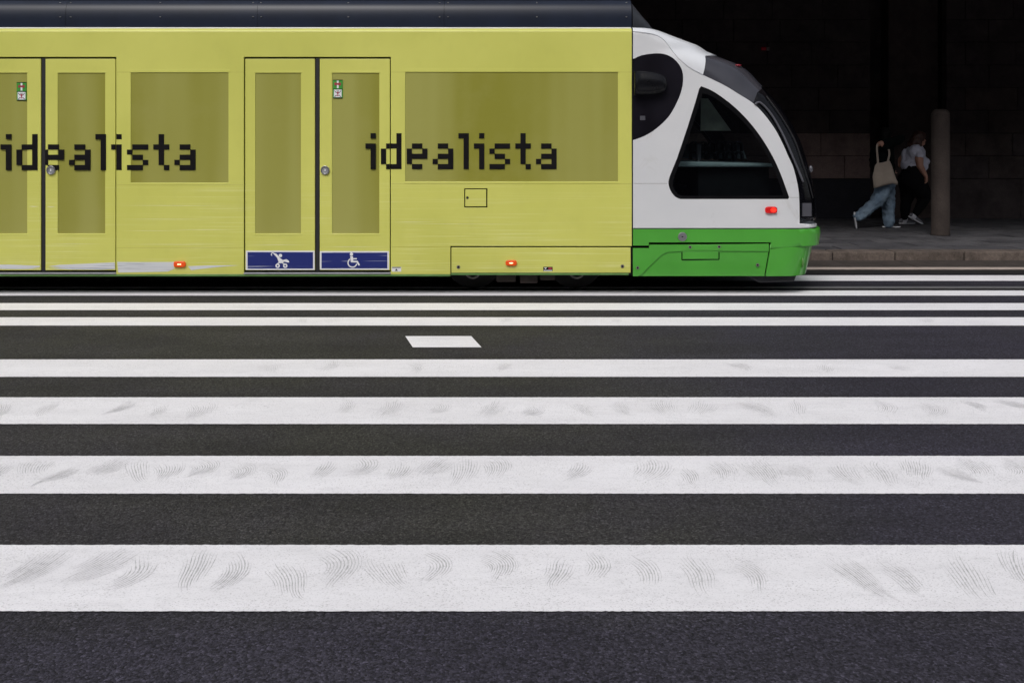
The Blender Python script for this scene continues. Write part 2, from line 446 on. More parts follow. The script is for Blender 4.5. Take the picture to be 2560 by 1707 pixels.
z0, z1 = PZ-.02, zc[0]
x = XR0
while x > -1:
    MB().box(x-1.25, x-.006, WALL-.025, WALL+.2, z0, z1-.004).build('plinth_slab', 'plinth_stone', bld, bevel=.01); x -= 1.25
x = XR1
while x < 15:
    MB().box(x+.006, x+1.4, WALL+.0, WALL+.2, z0, z1-.004).build('plinth_slab', 'stone_shaded', bld, bevel=.01); x += 1.4
MB().box(-16, 26, 12.95, WALL+2.0, 4.55, 6.5).build('ceiling', 'ceiling_dark', bld)
MB().box(-16, 26, 12.30, 12.94, 3.56, 6.5).build('shade_lintel', 'stone_shaded', bld)  # hangs out of view, dropped low to shade the upper wall
MB().box(26.05, 26.4, 12.3, WALL+2, 0, 6.5).build('light_stop_wall', 'mortar', bld)  # both ends closed with added walls to stop light leaking in
MB().box(-16.4, -16.05, 12.3, WALL+2, 0, 6.5).build('light_stop_wall', 'mortar', bld)
# small red lamp up on the wall
lp = MB().box(wx(1902), wx(1914), WALL-.06, WALL-.006, wz(127), wz(119)).build('wall_lamp', 'dim_red', bevel=.01, loc=(wx(1908), WALL-.03, wz(127)))
MB().box(wx(1915), wx(1922), WALL-.055, WALL-.006, wz(128), wz(119)).build('bracket', 'steel_dull', lp, bevel=.006)
tag(lp, 'small dim red lamp fixed high on the dark stone wall', 'lamp')
# added street front behind the camera: blocks low sky light, seen only in reflections
opp = tag(empty('added_street_front', (0, -18, 0)), 'tall stone street front added across the road to block low sky light', 'building')
OX, OY, OH = 46, -18, 13.0
MB().box(-OX, OX, OY-8, OY-.35, 0, OH).build('added_front_wall', 'facade_stone', opp)
mb = MB()
for zz0, zz1 in ((0, .5), (3.9, 5.0), (7.0, 8.2), (10.4, 11.6)): mb.box(-OX, OX, OY-.36, OY, zz0, zz1)
mb.box(-OX, OX, OY-.36, OY+.4, OH-.6, OH+.01); mb.build('added_string_course', 'facade_stone', opp)
for k in range(24):
    x = -OX+k*4.0
    MB().box(x-.75, x+.75, OY-.36, OY-.01, 0, OH-.62).build('added_front_pier', 'facade_stone', opp)
    if k < 23:
        for zz0, zz1 in ((.5, 3.9), (5.0, 7.0), (8.2, 10.4)):
            MB().box(x+.76, x+3.24, OY-.42, OY-.30, zz0+.01, zz1-.01).build('window', 'facade_glass', opp)  # windows of the added street front
# round column, its fade into darkness imitated by cutting it short
CD = F*(H-PZ)/(588-HY); cX = (2351-CX)*CD/F; cr = 21.8*CD/F
mb = MB(); prof = [(PZ-.01, cr*1.04), (PZ+.02, cr*1.04), (PZ+.03, cr)]
for zj in (): prof += [(zj-.006, cr), (zj-.003, cr-.003), (zj+.003, cr-.003), (zj+.006, cr)]
zt0 = H+(HY-273)*CD/F
prof += [(zt0-.10, cr)]+[(zt0-.10+.10*math.sin(R(a)), cr*math.cos(R(a))**.6) for a in (15, 30, 45, 60, 72, 82, 88)]
mb.tube([(cX, CD, z) for z, r in prof], [r for z, r in prof], 48)
colm = tag(mb.build('cut_column', 'column_stone', loc=(cX, CD, PZ)), 'slim round stone column, cut short for its fade into darkness, just ahead of the two walkers', 'column')
colm.data.polygons.foreach_set('use_smooth', [len(p.vertices) == 4 for p in colm.data.polygons])

# ================================================================== TRAM
Y0 = 9.25; YC = 10.45; HW = 1.2; S = F/Y0
tx = lambda px: (px-CX)/S
tz = lambda py: H-(py-HY)/S
tram = tag(empty('tram', (-1.5, YC, .0)), 'yellow wrapped tram with white cab nose and green bumper on the track', 'tram')
XE = -640                                      # body goes on past the left edge of the frame
# dark inner body, roof and underframe
MB().box(tx(XE), tx(1576), Y0+.05, 2*YC-Y0-.05, tz(684), tz(76)).build('inner_body', 'black_gap', tram)
MB().box(tx(XE), tx(1578), 2*YC-Y0-.045, 2*YC-Y0, tz(684), tz(76)).build('far_side_panel', 'yellow_wrap', tram)
def rect_panel(name, m, outer, holes, front, thick, parent, bevel=.003):
    xs = sorted({outer[0], outer[2], *[h[0] for h in holes], *[h[2] for h in holes]}); xs = [x for x in xs if outer[0] <= x <= outer[2]]
    ys = sorted({outer[1], outer[3], *[h[1] for h in holes], *[h[3] for h in holes]}); ys = [y for y in ys if outer[1] <= y <= outer[3]]
    idx = {}; v = []; f = []
    def vid(i, j):
        if (i, j) not in idx: idx[i, j] = len(v); v.append((tx(xs[i]), Y0-front, tz(ys[j])))
        return idx[i, j]
    for i in range(len(xs)-1):
        for j in range(len(ys)-1):
            cx_, cy_ = (xs[i]+xs[i+1])/2, (ys[j]+ys[j+1])/2
            if any(h[0] < cx_ < h[2] and h[1] < cy_ < h[3] for h in holes): continue
            f.append((vid(i, j+1), vid(i+1, j+1), vid(i+1, j), vid(i, j)))
    o = MB().add(v, f).build(name, m, parent)
    sm_ = o.modifiers.new('thick', 'SOLIDIFY'); sm_.thickness = thick; sm_.offset = -1
    if bevel:
        b = o.modifiers.new('bevel', 'BEVEL'); b.width = bevel; b.segments = 2; b.limit_method = 'ANGLE'; b.angle_limit = R(40)
    return o
def pbox(name, m, x0, y0, x1, y1, front, back, parent, bevel=0):     # box between pixel rows/columns of the side plane
    return MB().box(tx(x0), tx(x1), Y0-front, Y0-back, tz(y1), tz(y0)).build(name, m, parent, bevel=bevel)
D1, D2 = (-76, 143, 290.5, 690), (609.5, 143, 977, 690)
W0, W1, W2 = (-600, 182, -112, 457), (327, 182, 571, 457), (1013, 181, 1545, 454)
SK = (1126, 615.5, 1580, 690); HT = (1160.5, 471.5, 1218.5, 519.5)
rect_panel('side_panel', 'yellow_wrap', (XE, 80, 1579.5, 686), [(-76, 143, 290.5, 690), (609.5, 143, 977, 690), W0, W1, W2, SK, HT], 0, .035, tram)
for wn in (W0, W1, W2):
    wo = MB().box(tx(wn[0]), tx(wn[2]), Y0+.005, Y0+.03, tz(wn[3]), tz(wn[1])).build('window', 'film_glass', tram)
    # film overlap above and below the pane
    pbox('film_edge', 'yellow_wrap', wn[0]-2, wn[1]-8, wn[2]+2, wn[1]-.5, .0022, -.002, wo, .001)
    pbox('film_edge', 'yellow_wrap', wn[0]-2, wn[3]+.5, wn[2]+2, wn[3]+5.5, .0022, -.002, wo, .001)
# horizontal wrap seams
for a, b, y in ((292, 608, 181), (292, 608, 462.5), (979, 1012, 181), (1547, 1578, 181), (979, 1578, 460), (979, 1126, 617), (292, 608, 619.5)):
    pbox('wrap_seam', 'olive_edge', a, y-.35, b, y+.35, .0008, -.001, tram)
# cantrail: rounded upper edge of the side
def extrude_x(name, m, prof, x0, x1, parent, smooth=True, segs=1):
    n = len(prof); mb = MB(); xs = [x0+(x1-x0)*k/segs for k in range(segs+1)]
    mb.add([(x, y, z) for x in xs for y, z in prof], [(k*n+i, (k+1)*n+i, (k+1)*n+i+1, k*n+i+1) for k in range(segs) for i in range(n-1)])
    o = mb.build(name, m, parent, smooth)
    return o
rc = tz(70.5)-tz(80.5)
prof = [(Y0, tz(80.3))]+[(Y0+.055*(1-math.cos(a)), tz(80.3)+rc*math.sin(a)) for a in [R(90*k/7) for k in range(1, 8)]]+[(Y0+.3, tz(69.5))]
extrude_x('cantrail', 'yellow_wrap', prof, tx(XE), tx(1579.5), tram)
MB().box(tx(XE), tx(1579.5), Y0+.035, Y0+.3, tz(71.6), tz(67.8)).build('edge_highlight', 'highlight_white', tram, bevel=.004)  # highlight along the roof edge, put in as a white strip
# roof fairing, long dark curved band with bolts
YF = Y0+.085; SF = F/YF
fz = lambda py, yy=YF: H-(py-HY)*yy/F
prof = [(YF, fz(68)), (YF-.003, fz(50)), (YF-.002, fz(38)), (YF+.002, fz(28)), (YF+.010, fz(20)), (YF+.024, fz(13, YF+.024)), (YF+.045, fz(8, YF+.045)), (YF+.07, fz(4.5, YF+.07)), (YF+.10, fz(1.5, YF+.1)), (YF+.5, fz(1.5, YF+.1)+.02), (YC, fz(1.5, YF+.1)+.03)]
full = prof+[(2*YC-y, z) for y, z in reversed(prof[:-1])]
fx = lambda px: (px-CX)/SF
for a, b in ((XE, 163.7), (164.3, 642.7), (643.3, 1109.7), (1110.3, 1579)):
    extrude_x('roof_fairing', 'roof_blue_black', full, fx(a), fx(b), tram)
for px in (151, 177, 401, 633, 653, 871, 1099, 1120, 1342, 1566):
    for py in (7.5, 43):
        yy = YF+(.046 if py < 20 else -.003)
        x = (px-CX)*yy/F; z = H-(py-HY)*yy/F
        MB().box(x-.0075, x+.0075, yy-.006, yy+.012, z-.004, z+.004).build('bolt', 'steel', tram)
# sloped end of the fairing
endp = [(1580, 1.5), (1591, 15), (1606, 33), (1622, 51), (1638, 75), (1643, 84)]
mb = MB(); n = len(full); rows = []
for px, py in endp:
    ztop = H-(py-HY)*(YF+.1)/F; zb = fz(84); k = (ztop-zb)/(full[n//2][1]-zb); k = max(k, .02)
    ins = (px-1580)/63*.10
    rows.append([((px-CX)*(YF+.05)/F, (y+ins*(1 if y < YC else -1)), zb+(z-zb)*k if z > zb else z) for y, z in full])
mb.add([v for r_ in rows for v in r_], [(k*n+i, (k+1)*n+i, (k+1)*n+i+1, k*n+i+1) for k in range(len(rows)-1) for i in range(n-1)])
mb.build('fairing_end', 'fairing_end', tram, True)

# ---- doors
def button(px, py, parent):
    mb = MB(); x, z = tx(px), tz(py); r = 11.2/S
    mb.ring(x, z, r*.68, r, Y0-.012, Y0+.004); o = mb.build('button', 'steel', parent, bevel=.002)
    MB().disc(x, z, r*.69, Y0-.006, Y0+.004).build('button_face', 'grey_sill', parent)
    MB().box(x-.006, x+.006, Y0-.010, Y0-.004, z-.012, z+.012).build('button_mark', 'white_print', parent, bevel=.002)
def sticker(x0, y0, parent):
    f = -.006
    pbox('sticker', 'green_print', x0, y0, x0+24.5, y0+46, f+.0015, f-.001, parent)
    b = MB()
    for yy in (y0, y0+22.5, y0+44.5): b.box(tx(x0), tx(x0+24.5), Y0-f-.0022, Y0-f, tz(yy+1.6), tz(yy))
    b.build('sticker_border', 'letter_black', parent)
    a = MB(); f2 = Y0-f-.0026
    a.box(tx(x0+10), tx(x0+14.5), f2, f2+.002, tz(y0+21), tz(y0+2.2))          # upper pictogram: upright bar with wings
    a.box(tx(x0+2.6), tx(x0+22), f2, f2+.002, tz(y0+43.6), tz(y0+24.6)).build('sticker_white', 'white_print', parent)
    r_ = MB(); f3 = f2-.0006
    r_.bar(tx(x0+4), tz(y0+8.5), tx(x0+20), tz(y0+12.5), .017, f3, f2).bar(tx(x0+4), tz(y0+12.5), tx(x0+20), tz(y0+8.5), .015, f3-.0003, f2)
    r_.prism([(tx(x0+12.3), tz(y0+40)), (tx(x0+15.5), tz(y0+30)), (tx(x0+9), tz(y0+30))], f3, f2)
    r_.box(tx(x0+9.5), tx(x0+15), f3, f2, tz(y0+40.5), tz(y0+38.8)).build('sticker_red', 'red_print', parent)
    k = MB()
    for a_, b_, c_, d_ in ((4, 27, 9, 33), (20.5, 27, 15.5, 33), (4, 43, 9, 38), (20.5, 43, 15.5, 38)): k.bar(tx(x0+a_), tz(y0+b_), tx(x0+c_), tz(y0+d_), .005, f3-.0006, f2)
    k.bar(tx(x0+9), tz(y0+28), tx(x0+15.5), tz(y0+28), .005, f3, f2).build('sticker_lines', 'letter_black', parent)
DR = []
def door(x0, x1, wx0, wx1, parent):
    o = rect_panel('door', 'yellow_wrap', (x0, 147.6, x1, 676), [(wx0, 183, wx1, 584)], -.004, .03, parent, .004)
    pn = MB().box(tx(wx0), tx(wx1), Y0+.0105, Y0+.03, tz(584), tz(183)).build('door_window', 'film_glass', o)
    pbox('film_edge', 'yellow_wrap', wx0-3, 178.5, wx1+3, 182.5, -.002, -.006, o, .001)
    pbox('film_edge', 'yellow_wrap', wx0-3, 584.5, wx1+3, 588.5, -.002, -.006, o, .001)
    DR.append(o); return o
dA = door(-73, 101.5, -49, 67, tram); dB = door(113, 288, 144, 262, tram)
dC = door(612.5, 787, 638, 752, tram); dD = door(799, 974.5, 830, 948, tram)
for a, b in ((101.5, 113), (787, 799)):
    pbox('door_seal', 'black_rubber', a+1, 146, b-1, 679, -.012, -.03, tram, .004)
sticker(41, 206, dA); sticker(832, 200, dD); button(128, 426, dB); button(813, 426, dD)
for a, b in ((-76, 290.5), (609.5, 977)):
    pbox('door_sill', 'grey_sill', a, 681.5, b, 685.8, .006, -.05, tram, .003)
pbox('green_valance', 'green_strip', XE, 686.2, 1126, 691, -.002, -.04, tram, .003)
# icons on the blue plates
def plate(x0, y0, x1, y1, parent, kind):
    f = -.004
    pbox('sign_border', 'white_print', x0, y0, x1, y1, f+.0014, f-.001, parent)
    pbox('blue_sign', 'blue_sign', x0+4.2, y0+3.6, x1-4.2, y1-3.4, f+.0022, f-.001, parent)
    mb = MB(); ya, yb = Y0-f-.0034, Y0-f-.001
    P = lambda a, b: (tx(a), tz(b))
    if kind == 'stroller':
        for cx_ in (694, 713): mb.ring(*P(cx_, 664.5), 2.2/S, 5.6/S, ya, yb, n=20)
        mb.disc(*P(701, 639), 4.3/S, ya-.0003, yb, 18)
        pts = [(686, 633), (691, 634.5), (701, 646), (707, 650), (716, 648), (722, 652), (723, 656.5), (717, 656), (711, 654), (704, 658), (698, 658.5), (696, 654), (693, 645), (684.5, 635.5)]
        mb.prism([P(a, b) for a, b in reversed(pts)], ya, yb)
        mb.bar(*P(692, 660.5), *P(700, 655), 2.4/S, ya-.0006, yb); mb.bar(*P(700, 654), *P(714, 662), 2.4/S, ya-.0009, yb)
        mb.ring(*P(681.5, 636), 2.6/S, 4.4/S, ya-.0004, yb, 20, 250, 14)
    else:
        mb.disc(*P(878.5, 635.5), 4.2/S, ya, yb, 18)
        mb.prism([P(a, b) for a, b in reversed([(875.5, 640.5), (882, 640.5), (883, 645.5), (892, 645.5), (892, 648.5), (883, 648.5), (883.5, 652), (894, 652), (900, 662), (897, 664.5), (891, 656), (877, 656)])], ya, yb)
        mb.ring(*P(881, 657), 9.6/S, 12.4/S, ya-.0004, yb, 120, 345, 26)
    mb.build('pictogram', 'white_print', parent)
plate(614.5, 627, 788-1.5, 675, dC, 'stroller'); plate(799.5, 628, 972.5, 674.5, dD, 'wheelchair')
# small plates
o = pbox('small_plate', 'white_print', 979.5, 667, 1003, 679, .0014, -.001, tram)
MB().box(tx(980.5), tx(1002), Y0-.0022, Y0, tz(669.6), tz(667.6)).prism([(tx(987.5), tz(677)), (tx(994.5), tz(677)), (tx(991), tz(671.5))], Y0-.0022, Y0).build('plate_mark', 'letter_black', o)
o = pbox('small_plate', 'letter_black', 1358, 667, 1381.5, 678, .0044, -.001, tram)
MB().box(tx(1359), tx(1380.5), Y0-.0052, Y0, tz(677.3), tz(675)).prism([(tx(1363.5), tz(673)), (tx(1367.5), tz(669)), (tx(1360.5), tz(669))], Y0-.0052, Y0).build('plate_mark', 'white_print', o)
MB().box(tx(1371), tx(1379.5), Y0-.005, Y0, tz(673.6), tz(668.6)).build('plate_patch', 'red_print', o)
# lower skirt panel, hatch
sk = rect_panel('skirt_panel', 'yellow_wrap', (1128.6, 618.8, 1576.5, 682), [], .003, .03, tram, .003)
pbox('green_valance', 'green_strip', 1128, 682.4, 1572, 688, -.002, -.03, tram, .003)
def screw(px, py, r, parent, yf=Y0-.003):
    o = MB().disc(tx(px), tz(py), r/S, yf-.004, yf+.003, 16).build('screw', 'steel_dull', parent, bevel=.001)
    MB().disc(tx(px), tz(py), r*.5/S, yf-.0048, yf, 8).build('screw_recess', 'black_gap', o if not parent.parent else parent)
screw(1146, 667.5, 4.6, sk); screw(1556, 665.5, 4.6, sk)
ht = rect_panel('hatch', 'yellow_wrap', (1163, 474, 1215.5, 516.5), [], -.001, .02, tram, .003)
MB().disc(tx(1168.5), tz(494.5), 3.3/S, Y0-.003, Y0+.004, 14).build('hatch_lock', 'black_rubber', ht)
# amber side markers
def marker(px, py, hwid, hht, lens, core, parent, y=Y0, two=False, off=0, cr=(5.0, 1.7)):
    mb = MB(); x, z = tx(px), tz(py)
    mb.prism([(x+hwid/S*(abs(math.cos(t))**.5)*(1 if math.cos(t) > 0 else -1), z+hht/S*(abs(math.sin(t))**.6)*(1 if math.sin(t) > 0 else -1)) for t in [2*math.pi*(k+.5)/28 for k in range(28)]], y-.022, y+.004)
    o = mb.build('side_marker', lens, parent, bevel=.008)
    c = MB()
    for dx in ((-2.6, 2.6) if two else (0,)): c.disc(x+(dx+off)/S, z, (2.3 if two else cr[0])/S, y-.0235, y-.018, 18, cr[1]/S)
    c.build('bulb', core, o)
    return o
marker(450, 660.3, 15, 7.6, 'amber_lens', 'amber_core', tram, two=True)
marker(1278, 657, 14, 7, 'amber_lens', 'amber_core', tram, Y0-.003)
# scuffed places where the wrap is worn to the primer
def scuff_patch(pts, parent, front):
    P = [(tx(a), tz(b)) for a, b in pts]
    MB().prism(P[::-1], Y0-front-.0012, Y0-front+.001).build('scuff_patch', 'scuffed_primer', parent)
scuff_patch([(-70, 662), (20, 661.5), (60, 663), (99, 664.5), (99.5, 668), (80, 669.5), (99, 671), (60, 673), (-70, 672)], dA, -.004)
scuff_patch([(120, 666), (150, 662), (200, 660), (250, 657.5), (286.5, 656), (287, 673), (250, 674.5), (180, 674), (130, 672), (160, 670), (122, 669.3), (150, 668)], dB, -.004)
scuff_patch([(293, 654.7), (340, 655.2), (436, 655), (434, 668), (437, 671), (420, 679), (350, 680.5), (296, 681.5)], tram, 0)
scuff_patch([(470, 665.6), (520, 663.5), (600, 663.2), (550, 667), (500, 672.5), (478, 675.5)], tram, 0)
for a, b, y, t in ((466, 600, 656.5, .8), (296, 600, 514, 1.0), (300, 560, 548, 1.1), (70, 140, 516, 2.2), (116, 139, 517, 2.4), (420, 590, 575, .8), (300, 470, 577, .9), (296, 600, 611, .9), (980, 1100, 555, 1.0), (985, 1330, 560, .8), (800, 970, 617, 1.0), (616, 780, 612, .9), (116, 260, 610, .9)):
    inside = dB if b < 290 and a > 110 else (dD if 797 < a < 972 else (dC if 612 < a < 780 else tram))
    off = .004 if inside is not tram else 0
    if a == 70: inside = dA; b = 99; off = .004
    MB().prism([(tx(a), tz(y)), (tx((a+b)/2), tz(y+t)), (tx(b), tz(y+.2)), (tx((a*2+b)/3), tz(y-t*.5))], Y0+off-.0009, Y0+off+.001).build('scratch', 'pale_scratch', inside)

# ---- pixel lettering
GL = {'i': ['.X', '..', 'XX', '.X', '.X', '.X', '.X'], 'd': ['...X', '...X', '.XXX', 'X..X', 'X..X', 'X..X', '.XXX'],
      'e': ['....', '....', '.XX.', 'X..X', 'XXXX', 'X...', '.XX.'], 'a': ['....', '....', '.XX.', '...X', '.XXX', 'X..X', '.XXX'],
      'l': ['XX', '.X', '.X', '.X', '.X', '.X', '.X'], 's': ['....', '....', '.XXX', 'X...', '.XX.', '...X', 'XXX.'],
      't': ['.X.', '.X.', 'XXX', '.X.', '.X.', '.X.', '..X']}
GAPS = [(101.5, 113), (288, 290.5), (974.5, 977), (609.5, 612.5), (787, 799)]
def word(x0, ytop, pw, ph):
    c = 0
    for ch in 'idealista':
        g_ = GL[ch]; mb = MB()
        for r_, rowp in enumerate(g_):
            k = 0
            while k < len(rowp):
                if rowp[k] == 'X':
                    e = k
                    while e < len(rowp) and rowp[e] == 'X': e += 1
                    segs = [(x0+(c+k)*pw, x0+(c+e)*pw)]
                    for ga, gb in GAPS:
                        nx_ = []
                        for a, b in segs:
                            if b <= ga or a >= gb: nx_.append((a, b))
                            else:
                                if a < ga: nx_.append((a, ga))
                                if b > gb: nx_.append((gb, b))
                        segs = nx_
                    for a, b in segs: mb.box(tx(a), tx(b), Y0-.0016, Y0+.012, tz(ytop+(r_+1)*ph), tz(ytop+r_*ph))
                    k = e
                else: k += 1
        mb.build('letter', 'letter_black', tram)
        c += len(g_[0])+1
word(1.4, 335.8, 13.17, 12.85); word(913.5, 333.4, 12.92, 12.85)

# ---- nose: surface described by plan outlines at each height
SIL = [(70,1590),(76,1638),(97,1693),(116,1744),(131,1766),(143,1795),(160,1841),(177,1869),(212,1902),(260,1948),(306,1979),(357,2004),(391,2015),(440,2029),(496,2040),(554,2042),(600,2043)]
SILB = [(560,2050),(571,2050),(576,2052),(622,2045),(640,2040),(700,2026)]
SILL = [(560,2040),(624,2029),(680,2015),(720,2005)]
XB = tx(1582.5)
def plan(z, xt, a0, n_, hw):
    a = max(.015, min(a0, xt-XB-.005)); xc = xt-a
    tt = np.linspace(0, 1, 150); th = math.pi/2*tt**3/(tt**3+(1-tt)**3)
    px_ = xc+a*np.sin(th)**(2/n_); py_ = YC-hw*np.cos(th)**(2/n_)
    xs = np.concatenate([[XB], px_]); ys = np.concatenate([[YC-hw], py_])
    # extra samples near the ends where the superellipse is sparse
    return xs, ys
class Nose:
    def __init__(s, sil, zlo, zhi, a0, n_, roof=False):
        s.a0, s.n_, s.roof = a0, n_, roof
        sp = np.array([p[0] for p in sil], float); sx = np.array([p[1] for p in sil], float)
        s.zs = np.concatenate([np.linspace(zlo, 2.4, 46), np.linspace(2.405, zhi, 50)]) if zhi > 2.4 else np.linspace(zlo, zhi, 30)
        s.xt = []
        for z in s.zs:
            lo, hi = XB+.02, 4.5
            for _ in range(40):
                m = (lo+hi)/2; xs, ys = plan(z, m, s.A(z), s.N(z), s.hw(z))
                pr = CX+F*xs/ys; py_ = HY+F*(H-z)/ys
                if np.max(pr-np.interp(py_, sp, sx)) > 0: hi = m
                else: lo = m
            s.xt.append(lo)
        s.xt = np.array(s.xt); s.cache = {}
    def A(s, z): return s.a0+.35*min(1, max(0, (z-1.3)/1.0)) if s.roof else s.a0
    def N(s, z): return s.n_-1.9*min(1, max(0, (z-1.3)/1.1)) if s.roof else s.n_
    def hw(s, z):
        if not s.roof: return HW
        t = max(0, (z-2.58)/.066); return HW-.06*(1-math.sqrt(max(0, 1-min(1, t)**2)))
    def curve(s, z):
        k = round(z*2000)
        if k not in s.cache:
            zz = k/2000; xs, ys = plan(zz, float(np.interp(zz, s.zs, s.xt)), s.A(zz), s.N(zz), s.hw(zz))
            ss = np.concatenate([[0], np.cumsum(np.hypot(np.diff(xs), np.diff(ys)))]); s.cache[k] = (xs, ys, ss)
        return s.cache[k]
    def pt(s, u, z):
        xs, ys, ss = s.curve(z); return Vector((float(np.interp(u, ss, xs)), float(np.interp(u, ss, ys)), z))
    def end(s, z): return float(s.curve(z)[2][-1])
    def inside(s, p, py, Yv):
        z = min(max(H-(py-HY)*Yv/F, s.zs[0]), s.zs[-1]); X = (p-CX)*Yv/F
        xs, ys, ss = s.curve(z)
        return Yv >= ys[0] and X <= float(np.interp(Yv, ys[1:], xs[1:])), X, z
    def inv(s, px, py):
        for sh in range(0, 60):
            p = px-sh*.5; prev = Y0-.02
            for Yv in np.arange(Y0-.02, YC, .01):
                if s.inside(p, py, Yv)[0]:
                    lo, hi = prev, Yv
                    for _ in range(26):
                        m = (lo+hi)/2
                        if s.inside(p, py, m)[0]: hi = m
                        else: lo = m
                    _, X, z = s.inside(p, py, hi); xs, ys, ss = s.curve(z)
                    dx, dy = np.diff(xs), np.diff(ys); L2 = dx*dx+dy*dy+1e-18
                    t = np.clip(((X-xs[:-1])*dx+(hi-ys[:-1])*dy)/L2, 0, 1)
                    dd = (xs[:-1]+t*dx-X)**2+(ys[:-1]+t*dy-hi)**2; i = int(np.argmin(dd))
                    return (float(ss[i]+t[i]*math.sqrt(L2[i])), z)
                prev = Yv
        z = H-(py-HY)*9.6/F; return (s.end(z), z)
    def normal(s, u, z):
        e = .006
        a = s.pt(u+e, z)-s.pt(max(u-e, 0), z); b = s.pt(u, min(z+e, s.zs[-1]))-s.pt(u, max(z-e, s.zs[0]))
        n = a.cross(b); return n.normalized() if n.length > 1e-9 else Vector((0, -1, 0))
def spline(pts, per=5, closed=False):
    n = len(pts); out = []
    rng = range(n) if closed else range(n-1)
    for i in rng:
        g4 = [pts[(i+k) % n] if closed else pts[min(max(i+k, 0), n-1)] for k in (-1, 0, 1, 2)]
        for j in range(per):
            t = j/per; r_ = []
            for a, b, c, d_ in zip(*g4): r_.append(.5*((2*b)+(-a+c)*t+(2*a-5*b+4*c-d_)*t*t+(-a+3*b-3*c+d_)*t**3))
            out.append(tuple(r_))
    if not closed: out.append(pts[-1])
    return out
def inpoly(x, y, P):
    c = False; n = len(P); j = n-1
    for i in range(n):
        if (P[i][1] > y) != (P[j][1] > y) and x < (P[j][0]-P[i][0])*(y-P[i][1])/(P[j][1]-P[i][1])+P[i][0]: c = not c
        j = i
    return c
def regions(ns, zlo, zhi, polys, grid=.035, topdense=False):
    """Triangulate the nose between two heights; polys = [(key, polygon in (s,z))], first match wins, else 'rest'."""
    vs_, es = [], []
    def loop(P, closed=True):
        b = len(vs_); vs_.extend(Vector(p) for p in P)
        es.extend((b+i, b+i+1) for i in range(len(P)-1))
        if closed: es.append((b+len(P)-1, b))
    zz = list(np.linspace(zlo, zhi, 60)); 
    if topdense: zz = list(np.linspace(zlo, 2.4, 40))+list(np.linspace(2.41, zhi, 34))
    border = [(0, z) for z in reversed(zz)]+[(u, zlo) for u in np.linspace(.02, ns.end(zlo)-.02, 40)]+[(ns.end(z), z) for z in zz]
    e_ = ns.end(zhi)
    if e_ > .06: border += [(u, zhi) for u in np.linspace(e_*.9, e_*.1, 6)]
    loop(border)
    for k, P in polys: loop(P)
    zg = list(np.arange(zlo+grid*.6, min(zhi, 2.4), grid)) + (list(np.arange(2.405, zhi, .011)) if topdense else [])
    allp = np.array([p for k, P in polys for p in P]) if polys else np.zeros((0, 2))
    for z in zg:
        for u in np.arange(grid*.6, ns.end(z)-.012, grid*.8):
            if len(allp) and np.min(np.hypot(allp[:, 0]-u, allp[:, 1]-z)) < .009: continue
            vs_.append(Vector((u, z)))
    ov, oe, of, *_ = delaunay_2d_cdt(vs_, es, [], 0, 1e-5)
    out = {}
    for f in of:
        cx_ = sum(ov[i].x for i in f)/len(f); cy_ = sum(ov[i].y for i in f)/len(f)
        if not inpoly(cx_, cy_, border): continue
        key = 'rest'
        for k, P in polys:
            if inpoly(cx_, cy_, P): key = k; break
        out.setdefault(key, []).append(tuple(f))
    return ov, out
def lift(ns, ov, tris, offset=0.0, both=True, side=0):
    mb = MB(); idx = {}; v = []
    for t in tris:
        for i in t:
            if i not in idx:
                idx[i] = len(v); u, z = ov[i].x, ov[i].y
                p = ns.pt(u, z)
                if offset: p = p+ns.normal(u, z)*offset
                if ns.end(z)-u < 1e-4: p.y = YC
                v.append(p)
    fs = []
    for t in tris:
        a, b, c = (idx[i] for i in t)
        n = (v[b]-v[a]).cross(v[c]-v[a])
        fs.append((a, b, c))
    if side in (0, 1): mb.add(v, fs)
    if both or side == 2: mb.add([(p.x, 2*YC-p.y, p.z) for p in v], [(c, b, a) for a, b, c in fs])
    return mb
def part(name, m, mb, parent, thick=0, smooth=True):
    o = mb.build(name, m, parent, smooth)
    bm = bmesh.new(); bm.from_mesh(o.data); bmesh.ops.remove_doubles(bm, verts=bm.verts, dist=2e-4); bmesh.ops.recalc_face_normals(bm, faces=bm.faces)
    bm.to_mesh(o.data); bm.free()
    if smooth: o.data.polygons.foreach_set('use_smooth', [True]*len(o.data.polygons))
    if thick:
        s_ = o.modifiers.new('thick', 'SOLIDIFY'); s_.thickness = thick; s_.offset = -1
        e_ = o.modifiers.new('edges', 'EDGE_SPLIT'); e_.split_angle = R(42)
    return o
ZLO, ZHI = tz(570), tz(70.3)
ns = Nose(SIL, ZLO-.01, ZHI+.002, .6, 5.0, True)
IV = lambda pts: [ns.inv(*p) for p in pts]
winC = [(1753,216),(1785,230),(1833,265),(1872,304),(1905,347),(1933,394),(1952,436),(1966,474),(1973,494),(1969,498)]
winC = spline(winC[:-1], 4)+[(1970,498),(1840,498)]+spline([(1701,498),(1688,492),(1677,478),(1671,459),(1674,442)], 4)+[(1693,395),(1719,318),(1739,254),(1748,222)]
winI = [(1757,234),(1783,243),(1828,276),(1866,313),(1897,353),(1924,400),(1942,440),(1955,478),(1958,489)]
winI = spline(winI, 4)+[(1840,490)]+spline([(1706,490),(1694,484),(1685,472),(1682,459),(1685,444)], 4)+[(1705,395),(1730,318),(1749,258)]
rnd_w = spline([(1583,149),(1604,139),(1642,134),(1668,138),(1688,150.5),(1703,171),(1708,194),(1704.5,224.5),(1693,255),(1672.6,291),(1642,321),(1611,340.5),(1583,351)], 3)
curA = spline([(1757,187.5),(1808,212),(1846,235),(1882,258),(1910,286),(1938,324),(1958,362),(1972,394),(1983,418),(1993,457),(1998,496),(1999,559)], 4)
